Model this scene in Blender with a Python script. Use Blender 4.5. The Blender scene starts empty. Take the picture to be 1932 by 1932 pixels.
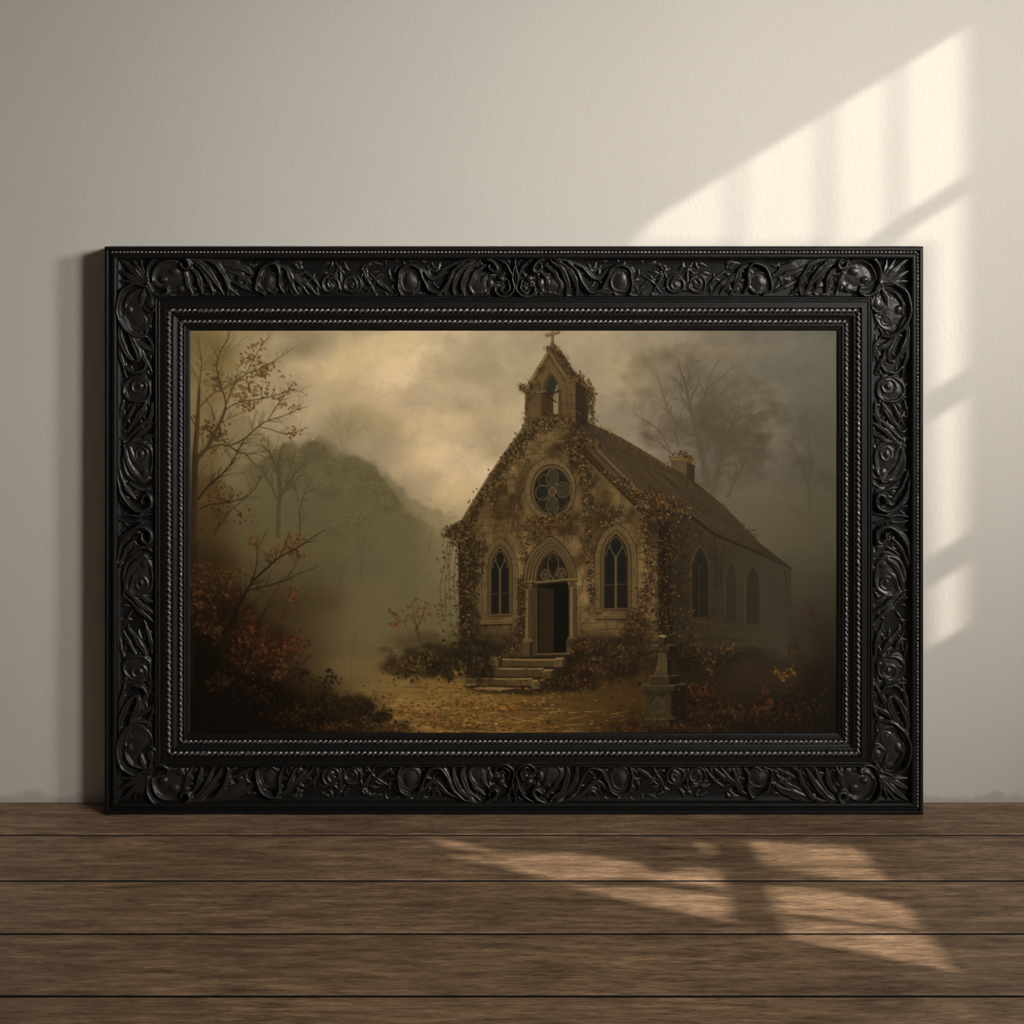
# A framed painting stands on dark boards against a plaster wall
import numpy as np
X0, Y0, PW, PH = 359, 624, 1220, 760
rng = np.random.default_rng(11)

def up_noise(h, w, cell, r, ax=1.0):
    """smooth value noise with cells of `cell` px (ax stretches it along x)"""
    gh, gw = int(h / cell) + 4, int(w / (cell * ax)) + 4
    g = r.random((gh, gw))
    y = np.linspace(0.5, h / cell + .5, h); x = np.linspace(0.5, w / (cell * ax) + .5, w)
    yi = y.astype(int); xi = x.astype(int); fy = y - yi; fx = x - xi
    fy = (fy * fy * (3 - 2 * fy))[:, None]; fx = (fx * fx * (3 - 2 * fx))[None, :]
    a = g[yi][:, xi]; b = g[yi][:, xi + 1]; c = g[yi + 1][:, xi]; d = g[yi + 1][:, xi + 1]
    return (a * (1 - fx) + b * fx) * (1 - fy) + (c * (1 - fx) + d * fx) * fy

def fbm(h, w, cell, octv=5, seed=0, ax=1.0, gain=.5):
    r = np.random.default_rng(seed); s = np.zeros((h, w)); amp = 1.0; tot = 0
    for k in range(octv):
        s += amp * (up_noise(h, w, max(cell, 1.2), r, ax) - .5); tot += amp; amp *= gain; cell /= 2.03
    return s / tot * 2          # about -1..1

def blur(a, s):
    if s <= 0: return a
    n = max(1, int(s * 2.6)); k = np.exp(-.5 * (np.arange(-n, n + 1) / s) ** 2); k /= k.sum()
    for ax in (0, 1):
        pad = [(0, 0)] * a.ndim; pad[ax] = (n, n)
        b = np.pad(a, pad, mode='edge'); o = np.zeros_like(a)
        for i, kv in enumerate(k):
            sl = [slice(None)] * a.ndim; sl[ax] = slice(i, i + a.shape[ax]); o += kv * b[tuple(sl)]
        a = o
    return a

def catmull(pts, n=6):
    p = np.array(pts, float)
    if len(p) < 3: return p
    q = np.vstack([2 * p[0] - p[1], p, 2 * p[-1] - p[-2]]); out = []
    for i in range(1, len(q) - 2):
        for t in np.linspace(0, 1, n, endpoint=False):
            a, b, c, d = q[i - 1], q[i], q[i + 1], q[i + 2]
            out.append(.5 * (2 * b + (c - a) * t + (2 * a - 5 * b + 4 * c - d) * t * t + (3 * b - a - 3 * c + d) * t ** 3))
    out.append(p[-1]); return np.array(out)

def calm(c, f=.86, s=.86):
    c = np.asarray(c, float) * f; g = c @ np.array((.3, .59, .11)); return g + (c - g) * s

class Painting:
    def __init__(s):
        s.a = np.zeros((PH, PW, 3)); s.yy, s.xx = np.mgrid[0:PH, 0:PW].astype(float)
        s.xx += X0; s.yy += Y0
    def win(s, x0, y0, x1, y1):
        x0 = max(0, int(x0 - X0)); y0 = max(0, int(y0 - Y0)); x1 = min(PW, int(x1 - X0) + 2); y1 = min(PH, int(y1 - Y0) + 2)
        return None if x1 <= x0 or y1 <= y0 else (slice(y0, y1), slice(x0, x1))
    def mix(s, sl, m, c):
        m = m[..., None]; s.a[sl] = s.a[sl] * (1 - m) + np.asarray(c, float) * m
    def mul(s, sl, m, f):
        s.a[sl] *= (1 - m[..., None] * (1 - np.asarray(f, float)))
    # masks -----------------------------------------------------------------
    def polymask(s, pts, soft=.8):
        p = np.array(pts, float); m = soft + 2
        sl = s.win(p[:, 0].min() - m, p[:, 1].min() - m, p[:, 0].max() + m, p[:, 1].max() + m)
        if sl is None: return None, None
        x = s.xx[sl]; y = s.yy[sl]; ins = np.zeros(x.shape, bool); d2 = np.full(x.shape, 1e9)
        for i in range(len(p)):
            ax, ay = p[i - 1]; bx, by = p[i]
            if ay != by:
                c = ((ay > y) != (by > y)) & (x < (bx - ax) * (y - ay) / (by - ay) + ax); ins ^= c
            dx, dy = bx - ax, by - ay; L = dx * dx + dy * dy + 1e-9
            t = np.clip(((x - ax) * dx + (y - ay) * dy) / L, 0, 1)
            d2 = np.minimum(d2, (x - ax - t * dx) ** 2 + (y - ay - t * dy) ** 2)
        d = np.sqrt(d2) * np.where(ins, 1, -1)
        t = np.clip(d / (2 * soft) + .5, 0, 1)
        return sl, t * t * (3 - 2 * t)
    def poly(s, pts, c, a=1., soft=.6, tex=None):
        sl, m = s.polymask(pts, soft)
        if sl is None: return
        m = m * a
        if tex is not None:
            col = np.asarray(c, float)[None, None] * (1 + tex[sl][..., None]); s.a[sl] = s.a[sl] * (1 - m[..., None]) + col * m[..., None]
        else: s.mix(sl, m, c)
    def linemask(s, pts, w0, w1, soft=.6, smooth=True):
        p = catmull(pts) if smooth else np.array(pts, float)
        m = max(w0, w1) + soft + 2
        sl = s.win(p[:, 0].min() - m, p[:, 1].min() - m, p[:, 0].max() + m, p[:, 1].max() + m)
        if sl is None: return None, None
        x = s.xx[sl]; y = s.yy[sl]; oy = sl[0].start; ox = sl[1].start; M = np.zeros(x.shape); n = len(p) - 1
        for i in range(n):
            ax, ay = p[i]; bx, by = p[i + 1]; wa = w0 + (w1 - w0) * i / n; wb = w0 + (w1 - w0) * (i + 1) / n; mm = max(wa, wb) / 2 + soft + 1.5
            s2 = s.win(min(ax, bx) - mm, min(ay, by) - mm, max(ax, bx) + mm, max(ay, by) + mm)
            if s2 is None: continue
            l2 = (slice(s2[0].start - oy, s2[0].stop - oy), slice(s2[1].start - ox, s2[1].stop - ox))
            l2 = (slice(max(0, l2[0].start), l2[0].stop), slice(max(0, l2[1].start), l2[1].stop))
            xs = x[l2]; ys = y[l2]
            if xs.size == 0: continue
            dx, dy = bx - ax, by - ay; L = dx * dx + dy * dy + 1e-9
            t = np.clip(((xs - ax) * dx + (ys - ay) * dy) / L, 0, 1)
            d = np.hypot(xs - ax - t * dx, ys - ay - t * dy); w = (wa + (wb - wa) * t) / 2
            cov = np.clip((w - d) / (2 * soft) + .5, 0, 1) * np.clip(w * 2 / .9, 0, 1)
            M[l2] = np.maximum(M[l2], cov)
        return sl, M
    def line(s, pts, w0, w1, c, a=1., soft=.55, smooth=True):
        sl, M = s.linemask(pts, w0, w1, soft, smooth)
        if sl is not None: s.mix(sl, M * a, c)
    def ell(s, cx, cy, rx, ry, c, a=1., soft=.15, rot=0.):
        R = max(rx, ry) * (1 + soft) + 2; sl = s.win(cx - R, cy - R, cx + R, cy + R)
        if sl is None: return
        x = s.xx[sl] - cx; y = s.yy[sl] - cy; ca, sa = np.cos(rot), np.sin(rot)
        d = np.hypot((x * ca + y * sa) / rx, (-x * sa + y * ca) / ry)
        m = np.clip((1 + soft - d) / (2 * soft), 0, 1); s.mix(sl, m * m * (3 - 2 * m) * a, c)
    def ring(s, cx, cy, rx, ry, w, c, a=1., rot=0., a0=0, a1=2 * np.pi):
        t = np.linspace(a0, a1, 40); ca, sa = np.cos(rot), np.sin(rot); x = rx * np.cos(t); y = ry * np.sin(t)
        s.line(np.c_[cx + x * ca - y * sa, cy + x * sa + y * ca], w, w, c, a, smooth=False)
    def leaf(s, x, y, L, W, ang, c, a=1.):
        R = L * .6 + 2; sl = s.win(x - R, y - R, x + R, y + R)
        if sl is None: return
        dx = s.xx[sl] - x; dy = s.yy[sl] - y; ca, sa = np.cos(ang), np.sin(ang)
        u = (dx * ca + dy * sa) / (L / 2); v = (-dx * sa + dy * ca)
        hw = W / 2 * np.clip(1 - u * u, 0, 1) * (1 - .35 * u)
        m = np.clip((hw - np.abs(v)) / .9 + .5, 0, 1) * (np.abs(u) < 1.05); s.mix(sl, m * a, c)
    def maple(s, x, y, S, ang, c, a=1.):
        for da, k in ((0, 1.), (.95, .72), (-.95, .72)):
            t = ang + da; s.leaf(x + np.cos(t) * S * .3 * k, y + np.sin(t) * S * .3 * k, S * k, S * .42 * k, t, c, a)
    # compound ---------------------------------------------------------------
    def twigs(s, x, y, ang, L, w, c, a, depth, spread=.5, up=-.1, r=rng):
        if depth < 0 or L < 3: return
        pts = [(x, y)]; t = ang
        for k in range(4):
            t += r.normal(0, .13) + up * np.cos(t) * .25; x += np.cos(t) * L / 4; y += np.sin(t) * L / 4; pts.append((x, y))
        s.line(pts, w, w * .45, c, a)
        for k in range(2 + (r.random() < .5)):
            i = r.integers(1, 5); s.twigs(*pts[i], t + r.choice((-1, 1)) * r.uniform(.25, 1) * spread * 1.3, L * r.uniform(.45, .75), w * .55, c, a * .93, depth - 1, spread, up, r)
    def branch(s, pts, w0, w1, c, a, twig=0, tl=30, depth=1, spread=.6, r=rng, up=-.3):
        s.line(pts, w0, w1, c, a); p = catmull(pts); n = len(p)
        for k in range(twig):
            i = int(r.uniform(.15, .98) * (n - 2)); d = p[i + 1] - p[i]; t = np.arctan2(d[1], d[0])
            w = (w0 + (w1 - w0) * i / n) * .5; s.twigs(*p[i], t + r.choice((-1, 1)) * r.uniform(.3, .9), tl * r.uniform(.5, 1.2), min(w, 2.2), c, a, depth, spread, up, r)
    def puffs(s, x, y, rx, ry, c, a, n, r0, r1, seed=0):
        r = np.random.default_rng(seed)
        for k in range(n):
            q = r.random() ** .6; t = r.uniform(0, 6.283); s.ell(x + np.cos(t) * rx * q, y + np.sin(t) * ry * q, r.uniform(r0, r1), r.uniform(r0, r1) * .8, c, a * r.uniform(.4, 1), soft=.95)
    def strew(s, pts, n, spread, size, cols, a=(.5, 1), seed=0, ang=None, maple=.25):
        """leaf clusters along a path"""
        r = np.random.default_rng(seed); p = catmull(pts, 12) if len(pts) > 1 else np.array(pts, float); cols = np.array(cols, float)
        for k in range(n):
            i = r.integers(0, len(p)); sp = spread if np.isscalar(spread) else spread[0] + (spread[1] - spread[0]) * i / len(p)
            x, y = p[i] + r.normal(0, sp, 2) * (1, .9); S = r.uniform(*size) * .86; t = r.uniform(-.3, 1.9) if ang is None else r.normal(*ang)
            c = calm(cols[r.integers(0, len(cols))] * r.uniform(.7, 1.12))
            if r.random() < maple: s.maple(x, y, S * .85, t, c, r.uniform(*a))
            else: s.leaf(x, y, S, S * .48, t, c, r.uniform(*a))
# ---- look: light, colours and the panes of sunlight ----
WALL_A, WALL_B = (.69, .65, .59), (.73, .69, .63)
FLOOR_D, FLOOR_M, FLOOR_L = (90, 73, 58), (140, 117, 94), (184, 155, 126)
SUN_Y, SUN_Z, SUN_E, SUN_A, SUN_C = .30, -.61, 5.9, .0052, (1, .905, .81)
WALL_PANES = [[(1818, 52), (1696, 127), (1696, 410), (1818, 332)], [(1678, 139), (1564, 208), (1564, 462), (1624, 462), (1678, 422)], [(1545, 219), (1391, 313), (1391, 462), (1545, 462)], [(1376, 322), (1220, 418), (1190, 462), (1376, 462)],
              [(1818, 368), (1702, 440), (1690, 462), (1752, 462), (1752, 742), (1818, 698)], [(1818, 752), (1752, 794), (1752, 1052), (1818, 1010)], [(1818, 1064), (1752, 1106), (1752, 1222), (1818, 1184)]]
FLOOR_PANES = [[(1410, 1586), (1618, 1600), (1645, 1630), (1434, 1630)], [(1436, 1637), (1651, 1636), (1673, 1662), (1600, 1658)], [(1440, 1672), (1560, 1680), (1702, 1707), (1740, 1752), (1600, 1737), (1462, 1720)], [(1466, 1730), (1600, 1746), (1750, 1764), (1800, 1834), (1660, 1806), (1480, 1769)],
               [(796, 1579), (862, 1590), (930, 1603), (900, 1606), (835, 1595)], [(815, 1612), (880, 1618), (960, 1612), (1080, 1611), (1200, 1627), (1240, 1648), (1290, 1642), (1352, 1640), (1372, 1680), (1200, 1655), (1040, 1662), (940, 1634)], [(1060, 1672), (1180, 1672), (1372, 1690), (1378, 1740), (1300, 1724), (1180, 1700)], [(1310, 1588), (1336, 1590), (1346, 1612), (1326, 1608)]]
AREAS = [('window_daylight', (3.2, -3.05, 2.0), (.2, 0, .98), .8, 1.0, 11.2, (1, .965, .905), 48), ('side_daylight', (3.3, -1.85, 1.85), (.0, 0, .88), .45, .8, 7.6, (1, .965, .905), 50)]
WORLD_C, WORLD_E = (1, .93, .82), .045
PIGMENT = 1.75
EXPOSURE = 0.0
def field(P, cp, sig):
    num = np.zeros_like(P.a); den = np.zeros(P.xx.shape)
    for x, y, r_, g_, b_ in cp:
        w = np.exp(-.5 * ((P.xx - x) ** 2 + (P.yy - y) ** 2) / sig ** 2) + 1e-7 / (1 + ((P.xx - x) ** 2 + (P.yy - y) ** 2) / 1e4)
        num += w[..., None] * np.array((r_, g_, b_), float); den += w
    return num / den[..., None]

def paint_all():
    P = Painting(); R = np.random.default_rng(5)
    N1 = fbm(PH, PW, 150, 6, 1); N2 = fbm(PH, PW, 60, 5, 2); N3 = fbm(PH, PW, 14, 4, 3); NS = fbm(PH, PW, 5, 3, 4, ax=6); ST = fbm(PH, PW, 26, 5, 8)
    # ---- sky, mist and ground: broad colour field --------------------------
    cp = [(360,630,108,96,64),(450,630,140,124,86),(560,640,156,140,100),(700,650,176,157,112),(830,660,176,158,114),(960,650,156,141,102),(1100,640,140,127,92),(1200,640,128,116,86),(1330,640,112,102,78),(1460,650,98,92,72),(1570,650,90,87,68),
          (380,720,128,112,76),(480,720,156,138,98),(600,720,178,158,114),(720,720,188,166,121),(840,740,184,164,120),(960,730,166,149,108),(1150,730,138,124,92),(1250,740,112,102,78),(1400,740,100,92,71),(1560,740,88,83,64),
          (370,820,116,100,66),(480,800,160,142,103),(580,790,170,152,110),(680,790,156,140,102),(760,810,186,164,120),(860,830,184,163,119),(950,820,168,150,109),(1190,780,132,120,90),(1260,820,112,102,78),(1400,840,92,84,64),(1560,840,80,74,56),
          (370,900,92,78,48),(480,880,128,115,82),(600,880,124,111,79),(700,880,150,135,98),(800,890,192,169,124),(880,900,180,160,117),(1330,920,96,88,68),(1450,930,86,79,60),(1560,940,74,68,50),
          (370,1000,62,50,30),(480,1000,92,81,52),(600,980,96,85,58),(700,960,96,86,60),(760,950,134,120,86),(820,960,176,156,114),(860,960,160,142,103),(1440,1000,86,80,61),(1560,1030,70,64,48),
          (370,1090,42,32,18),(470,1080,82,69,42),(600,1080,84,74,48),(700,1060,92,83,58),(780,1040,112,101,73),(840,1050,118,106,77),(1500,1090,72,66,50),(1565,1110,56,50,36),
          (370,1180,28,20,11),(460,1160,66,52,28),(560,1170,80,68,42),(650,1180,94,82,55),(740,1160,96,86,60),(830,1130,98,88,62),(1500,1180,52,45,31),(1565,1200,40,34,23),
          (370,1260,20,14,8),(480,1250,36,25,12),(580,1240,72,58,33),(660,1240,96,82,52),(740,1220,88,76,48),(1100,1240,40,30,16),(1300,1250,34,26,15),(1430,1240,46,37,22),(1560,1280,30,23,14),
          (380,1340,17,13,8),(500,1340,22,15,8),(600,1320,44,32,14),(680,1290,112,90,50),(740,1320,122,96,52),(820,1300,110,84,42),(900,1330,112,86,42),(1000,1330,98,74,36),(1100,1320,78,58,27),(1190,1320,62,45,20),(1330,1320,42,31,16),(1440,1320,38,28,16),(1560,1350,22,17,11),
          (380,1382,16,12,7),(560,1380,22,15,8),(680,1375,50,36,16),(780,1375,112,88,46),(900,1380,92,70,34),(1040,1375,84,63,30),(1150,1375,56,41,19),(1300,1375,30,22,12),(1450,1375,24,19,12)]
    P.a = field(P, cp, 42)
    # clouds
    sky = np.clip((1010 - P.yy) / 120, 0, 1) * np.clip((P.xx - 420) / 140, 0, 1)
    P.a *= (1 + sky * (.11 * N1 + .05 * N2))[..., None]
    P.a *= 1 + sky[..., None] * np.array((-.01, -.012, .085))
    cl = fbm(PH, PW, 110, 6, 51, ax=1.3); cl = np.clip((cl + .08) / .22, 0, 1); P.a *= (1 + sky * (cl - .5) * .09)[..., None]
    cl = fbm(PH, PW, 48, 5, 52, ax=1.2); cl = np.clip((cl + .05) / .3, 0, 1); P.a *= (1 + sky * (cl - .5) * .05)[..., None]
    def wisp(x, y, rx, ry, c, a, rot=0., seed=0):
        rr = np.random.default_rng(seed)
        for k in range(14): P.ell(x + rr.normal(0, rx * .45), y + rr.normal(0, ry * .45), rx * rr.uniform(.3, .7), ry * rr.uniform(.3, .7), c, a * rr.uniform(.3, 1), .98, rot)
    for w in [(640,690,90,34,(196,172,124),.16,-.5,1),(720,660,80,30,(194,172,124),.18,-.2,2),(690,760,110,30,(200,174,130),.16,-.3,3),(820,800,110,26,(196,172,126),.14,-.15,4),(800,870,70,40,(206,180,134),.2,-.5,5),(850,920,60,28,(202,177,130),.16,-.3,6),
              (900,700,80,22,(132,120,88),.14,-.1,7),(870,765,70,20,(142,128,95),.13,-.2,8),(580,650,60,24,(128,116,84),.18,-.4,9),(700,800,60,34,(138,124,90),.2,-.3,10),(930,850,60,18,(146,131,96),.14,-.3,11),(1180,700,50,50,(150,133,98),.12,0,12),(1330,660,90,20,(118,106,82),.15,-.1,13),(1470,700,70,30,(84,84,68),.14,0,14),(1560,700,50,60,(84,84,68),.14,0,15)]:
        wisp(*w[:4], w[4], w[5], w[6], w[7])
    # ---- misty hills of trees on the left ----------------------------------
    def hill(edge, base, c, a, seed, rough=9):
        """soft tree mass below the polyline edge, dissolving downwards into mist"""
        e = catmull(edge, 10); rr = np.random.default_rng(seed)
        yl = np.interp(P.xx[0], e[:, 0], e[:, 1], left=9e3, right=9e3) + rough * np.interp(np.arange(PW), np.arange(0, PW, 16), rr.normal(0, .5, len(range(0, PW, 16))))
        d = P.yy - yl[None] + N3 * rough * 1.6 + N2 * rough * 1.2
        m = np.clip(d / 14 + .5, 0, 1) * np.clip(1 - (P.yy - yl[None]) / base, 0, 1) ** .8 * np.clip((P.xx - e[0, 0]) / 50, 0, 1) * np.clip((e[-1, 0] - P.xx) / 70, 0, 1)
        P.mix((slice(None), slice(None)), m * a, c)
    hill([(390,790),(430,776),(480,800),(540,850),(600,880)], 240, (108,98,68), .5, 21, 6)
    hill([(480,960),(560,850),(610,826),(650,860),(700,880),(730,900),(790,945),(830,965),(900,985)], 260, (100,91,64), .55, 22, 10)
    hill([(430,900),(500,850),(590,832),(640,862),(690,868),(712,890),(735,922),(770,960),(850,1010)], 300, (84,76,51), .72, 23, 9)
    for x, y, s_ in ((600,850,26),(560,870,24),(640,880,30),(690,890,24),(705,920,22),(660,930,34),(610,920,30),(730,950,20),(680,980,30),(640,1000,34)):
        P.puffs(x, y, s_, s_ * .7, (78,70,46), .16, 16, 6, 16, int(x))
        rr = np.random.default_rng(int(x + y))
        for k in range(60):
            q = rr.normal(0, .5, 2); P.ell(x + q[0] * s_, y - s_ * .3 + q[1] * s_ * .7, rr.uniform(1.2, 3), rr.uniform(1, 2), (118,106,72), .22, .6)
    wisp(560,1050,90,60,(86,75,48),.1,0,31); wisp(700,1160,80,60,(104,92,64),.14,0,32); wisp(650,1260,60,26,(110,95,62),.16,0,33)
    wisp(600,1130,60,30,(66,54,32),.13,0,34); wisp(540,1150,40,30,(64,52,30),.13,0,35)
    # faint trees in the mist
    for pts, w in (([(648,850),(640,810),(632,785),(624,770)],3),([(650,850),(656,815),(662,785),(664,765)],3),([(645,840),(630,805),(612,785)],2.4),([(655,830),(680,808),(690,803)],2.4),([(636,800),(640,780),(636,768)],1.6),([(656,815),(668,790),(676,770)],1.6)):
        P.branch(pts, w, 1., (120,107,77), .5, 4, 20, 1, r=R)
    P.puffs(650,810,44,40,(128,114,82),.12,26,8,20,3); P.puffs(720,800,30,30,(140,126,92),.12,14,8,18,4); P.puffs(820,975,20,22,(128,115,82),.16,16,5,12,5)
    for pts, w in (([(524,1010),(525,960),(528,915),(520,880),(505,850),(490,835)],10),([(527,940),(540,915),(560,888),(580,865)],6),([(526,925),(524,880),(530,850),(540,835)],5),([(566,1010),(566,960),(578,920),(590,890)],5),([(562,945),(556,920),(548,900)],3),([(522,940),(505,905),(488,880)],4),([(540,910),(548,880),(556,855)],3),([(530,935),(560,905),(578,880)],2.6)):
        P.branch(pts, w, 1., (72,62,39), .72, 9, 24, 2, r=R)
    for pts, w in (([(680,1090),(682,1050),(686,1020),(690,1005)],3),([(683,1050),(676,1030),(674,1010)],2),([(684,1045),(700,1030),(705,1022)],1.6),([(662,1290),(664,1220),(668,1175)],1.8),([(664,1215),(676,1180)],1.2),([(640,1110),(646,1070),(655,1050)],1.6),([(632,1090),(630,1050)],1.4),([(808,1040),(812,1010),(818,985)],1.6)):
        P.branch(pts, w, .8, (70,62,42), .42, 3, 16, 1, r=R)
    P.puffs(688,1005,30,14,(88,78,50),.14,16,5,12,6)
    # ---- big bare tree in the mist, right ----------------------------------
    q = lambda *p: [(1170 + x / 4.6, 615 + y / 4.6) for x, y in p]
    for (x, y), rx, ry, c, a, n in (((600,260),70,26,(100,88,66),.15,40),((270,290),40,24,(104,92,68),.15,26),((160,440),34,34,(116,102,74),.14,22),((80,600),30,40,(122,108,78),.12,18),((300,640),36,28,(100,88,66),.15,24),((380,900),50,30,(92,80,60),.18,36),((300,980),40,20,(94,82,62),.14,24),
                                    ((760,720),36,34,(88,74,54),.2,34),((700,880),44,40,(82,70,52),.2,40),((980,560),60,44,(92,82,62),.15,40),((1180,560),44,30,(92,83,63),.14,28),((1240,760),50,26,(84,75,56),.16,34),((1100,900),50,34,(78,69,51),.18,40),((1080,1050),56,30,(76,67,49),.18,40),((1200,1130),30,22,(80,71,53),.14,20),((860,940),40,40,(80,70,52),.18,30),((1000,1320),50,20,(80,71,53),.14,24),((870,600),40,40,(94,83,62),.14,24),((470,420),50,40,(100,88,66),.12,24)):
        P.puffs(1170 + x / 4.6, 615 + y / 4.6, rx, ry, np.array(c) * .86, a * 1.35, int(n * 1.7), 3.5, 13, int(x * 7 + y))
    tc = (74,64,46)
    for pts, w0, w1 in ((q((790,1560),(740,1300),(715,1150),(680,1000),(640,850),(610,700),(575,560),(540,430),(500,330)),18,2),(q((790,1500),(850,1230),(900,1060),(960,900),(1010,810),(1100,780),(1200,690)),13,1.6),(q((740,1100),(775,1000),(800,900)),5,1.4),
                        (q((580,570),(600,400),(615,250)),3.6,1),(q((570,600),(500,500),(390,400)),3,1),(q((605,690),(520,640),(440,610)),3,.9),(q((610,720),(560,640),(480,590)),2.4,.8),(q((650,950),(540,900),(450,780),(390,650),(350,520),(300,400)),5,1),(q((450,780),(360,690),(250,500)),2.2,.8),(q((640,800),(700,680),(720,620)),3.2,1.2),(q((700,900),(725,700),(740,590),(770,450),(840,320),(930,210)),4.4,1),(q((755,540),(880,440),(1040,310)),2.6,.8),(q((740,620),(690,470),(660,400)),2.4,.8),(q((610,660),(650,540),(680,470)),2.6,.9),
                        (q((975,880),(1005,760),(1020,680)),4,1.2),(q((880,1160),(1000,1070),(1130,960),(1260,915)),5,1.2),(q((1120,970),(1100,890),(1090,830)),2.4,.9),(q((1060,1010),(1200,985),(1300,1000)),2.4,.8),(q((855,1240),(940,1190),(1000,1170)),3,1),(q((830,1350),(880,1280),(900,1250)),3,1),(q((840,1160),(830,1000),(820,900)),3.4,1),(q((900,900),(890,800),(880,740)),2.6,.9),(q((900,880),(940,760),(980,680)),2.2,.8),
                        (q((930,1480),(1020,1290),(1090,1180),(1130,1110)),7,1.4),(q((1010,1310),(1120,1250),(1240,1230)),2.6,.9),(q((985,1330),(960,1280)),2,.8),(q((440,1100),(330,900),(180,800),(90,740)),3.4,.9),(q((450,1110),(330,1010),(230,950),(150,930)),3,.8),(q((500,1040),(480,900),(470,800)),4,1),(q((480,930),(420,800),(400,700)),2,.8),(q((830,630),(900,560),(930,500)),2,.8)):
        P.branch(pts, w0 * .85, w1 * .8, tc, .66, 12, 26, 2, .5, R)
    for pts, w0, w1 in ((q((1645,1900),(1640,1460),(1605,1310),(1560,1180),(1500,1050),(1440,990)),9,1),(q((1640,1460),(1650,1200),(1635,950),(1620,750)),5,.8),(q((1650,1470),(1720,1330),(1830,1220)),3.4,.8),(q((1650,1200),(1700,1050),(1780,850)),2.6,.8),(q((1560,1190),(1480,1150)),2,.8),(q((1500,1050),(1500,900),(1490,800)),1.8,.7),(q((1620,1330),(1570,1100)),2,.7),(q((1620,1790),(1540,1650),(1480,1560)),2,.7)):
        P.branch(pts, w0, w1, (70,63,46), .5, 5, 22, 2, .5, R)
    mist = np.clip((P.yy - 860) / 120, 0, 1) * np.clip((P.xx - 1290) / 60, 0, 1) * np.clip((1090 - P.yy) / 60, 0, 1)
    P.mix((slice(None), slice(None)), mist * .42 * (1 + .4 * N2), (84,77,58))
    # ---- chapel ------------------------------------------------------------
    stone, lit, shade, dk = (104,86,54), (128,108,72), (70,54,31), (30,23,13)
    # long side wall
    side = [(1238,940),(1300,962),(1350,994),(1430,1034),(1488,1064),(1485,1240),(1238,1235)]
    P.poly(side, (47,38,24), 1, .8, .16 * ST + .08 * N3)
    sl, m = P.polymask(side, 1.5); f = np.clip((P.xx[sl] - 1290) / 190, 0, 1); P.mix(sl, m * (.05 + .72 * f ** 1.1), (62,57,42))
    f = np.clip((1300 - P.xx[sl]) / 60, 0, 1); P.mul(sl, m * f * .55, (.5, .48, .45))
    P.poly([(1448,1050),(1492,1072),(1492,1240),(1450,1240)], (48,46,34), .35, 10)
    P.line([(1318,1204),(1380,1206),(1444,1210)], 2, 2, (34,28,18), .5)
    for k in range(9):
        y = 1050 + k * 17; P.line([(1290, y), (1370, y + 2 + k * .2), (1440, y + 5)], 1, .8, (36,30,19), .3)
    for (xa, xb, ya, ys, yb, al) in ((1306,1335,1034,1072,1163,.8),(1371,1388,1060,1092,1172,.3),(1409,1431,1068,1100,1176,.5)):
        xm = (xa + xb) / 2
        arch = lambda g: [(xa - g, yb), (xa - g, ys), (xa + (xm - xa) * .3 - g * .7, ys - (ys - ya) * .55), (xm, ya - g * 1.4), (xb - (xb - xm) * .3 + g * .7, ys - (ys - ya) * .55), (xb + g, ys), (xb + g, yb)]
        P.line(arch(3), 3, 3, (76,64,43), al * .55); P.poly(arch(0), (27,25,18), al, 1); P.line(arch(0), 1.2, 1.2, (22,17,10), al * .6)
        P.line([(xm - 2, ys - 6), (xm - 2, yb)], 1.6, 1.6, (62,54,37), al * .7); P.line([(xm - 2, ys), (xa + 2, ys - 20)], 1.3, 1, (62,54,37), al * .7); P.line([(xm - 2, ys), (xb - 4, ys - 18)], 1.3, 1, (62,54,37), al * .7); P.line([(xa, (ys + yb) / 2), (xb, (ys + yb) / 2 + 2)], 1, 1, (56,48,33), al * .5)
        P.poly([(xa - 3, yb + 5), (xb + 6, yb + 8), (xb + 6, yb + 14), (xa - 3, yb + 11)], (66,54,34), al * .7)
    # roof
    ridge = [(1100,792),(1170,824),(1264,880),(1309,906),(1366,954),(1416,1004),(1431,1022),(1494,1071)]
    eave = [(1492,1072),(1431,1043),(1350,1008),(1300,974),(1240,962),(1204,944),(1140,886),(1100,846),(1072,808)]
    P.poly(ridge + eave, (82,68,46), 1, .8, .1 * N3)
    e_top = np.array([(1096,800),(1112,832),(1160,880),(1212,930),(1300,972),(1350,1006),(1431,1041),(1492,1070)], float)
    rr = np.random.default_rng(77); rp = catmull(ridge, 10); ep = catmull(e_top, 10)
    for k in range(170):
        t = rr.random() ** 1.15; u = rr.random() * .92; v = u + rr.uniform(.03, .12)
        # roof courses run parallel to ridge and eave, slates slope between them
        ra = rp[int(u * (len(rp) - 1))]; ea = ep[int(u * (len(ep) - 1))]; rb = rp[min(len(rp) - 1, int(v * (len(rp) - 1)))]; eb = ep[min(len(ep) - 1, int(v * (len(ep) - 1)))]
        a_ = ra + (ea - ra) * t; b_ = rb + (eb - rb) * min(1, t + .02)
        c = (104,88,62) if rr.random() < .45 else (50,38,24)
        P.line([a_, b_], rr.uniform(.8, 2.2), .7, c, rr.uniform(.25, .7))
    for t in np.linspace(.06, .96, 15):
        L = [rp[int(u * (len(rp) - 1))] * (1 - t) + ep[int(u * (len(ep) - 1))] * t for u in np.linspace(.02, .98, 9)]
        P.line(L, 1.5, .9, (44,33,20), .55)
        P.line([(x, y + 1.8) for x, y in L], 1.0, .7, (112,95,66), .35)
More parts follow.
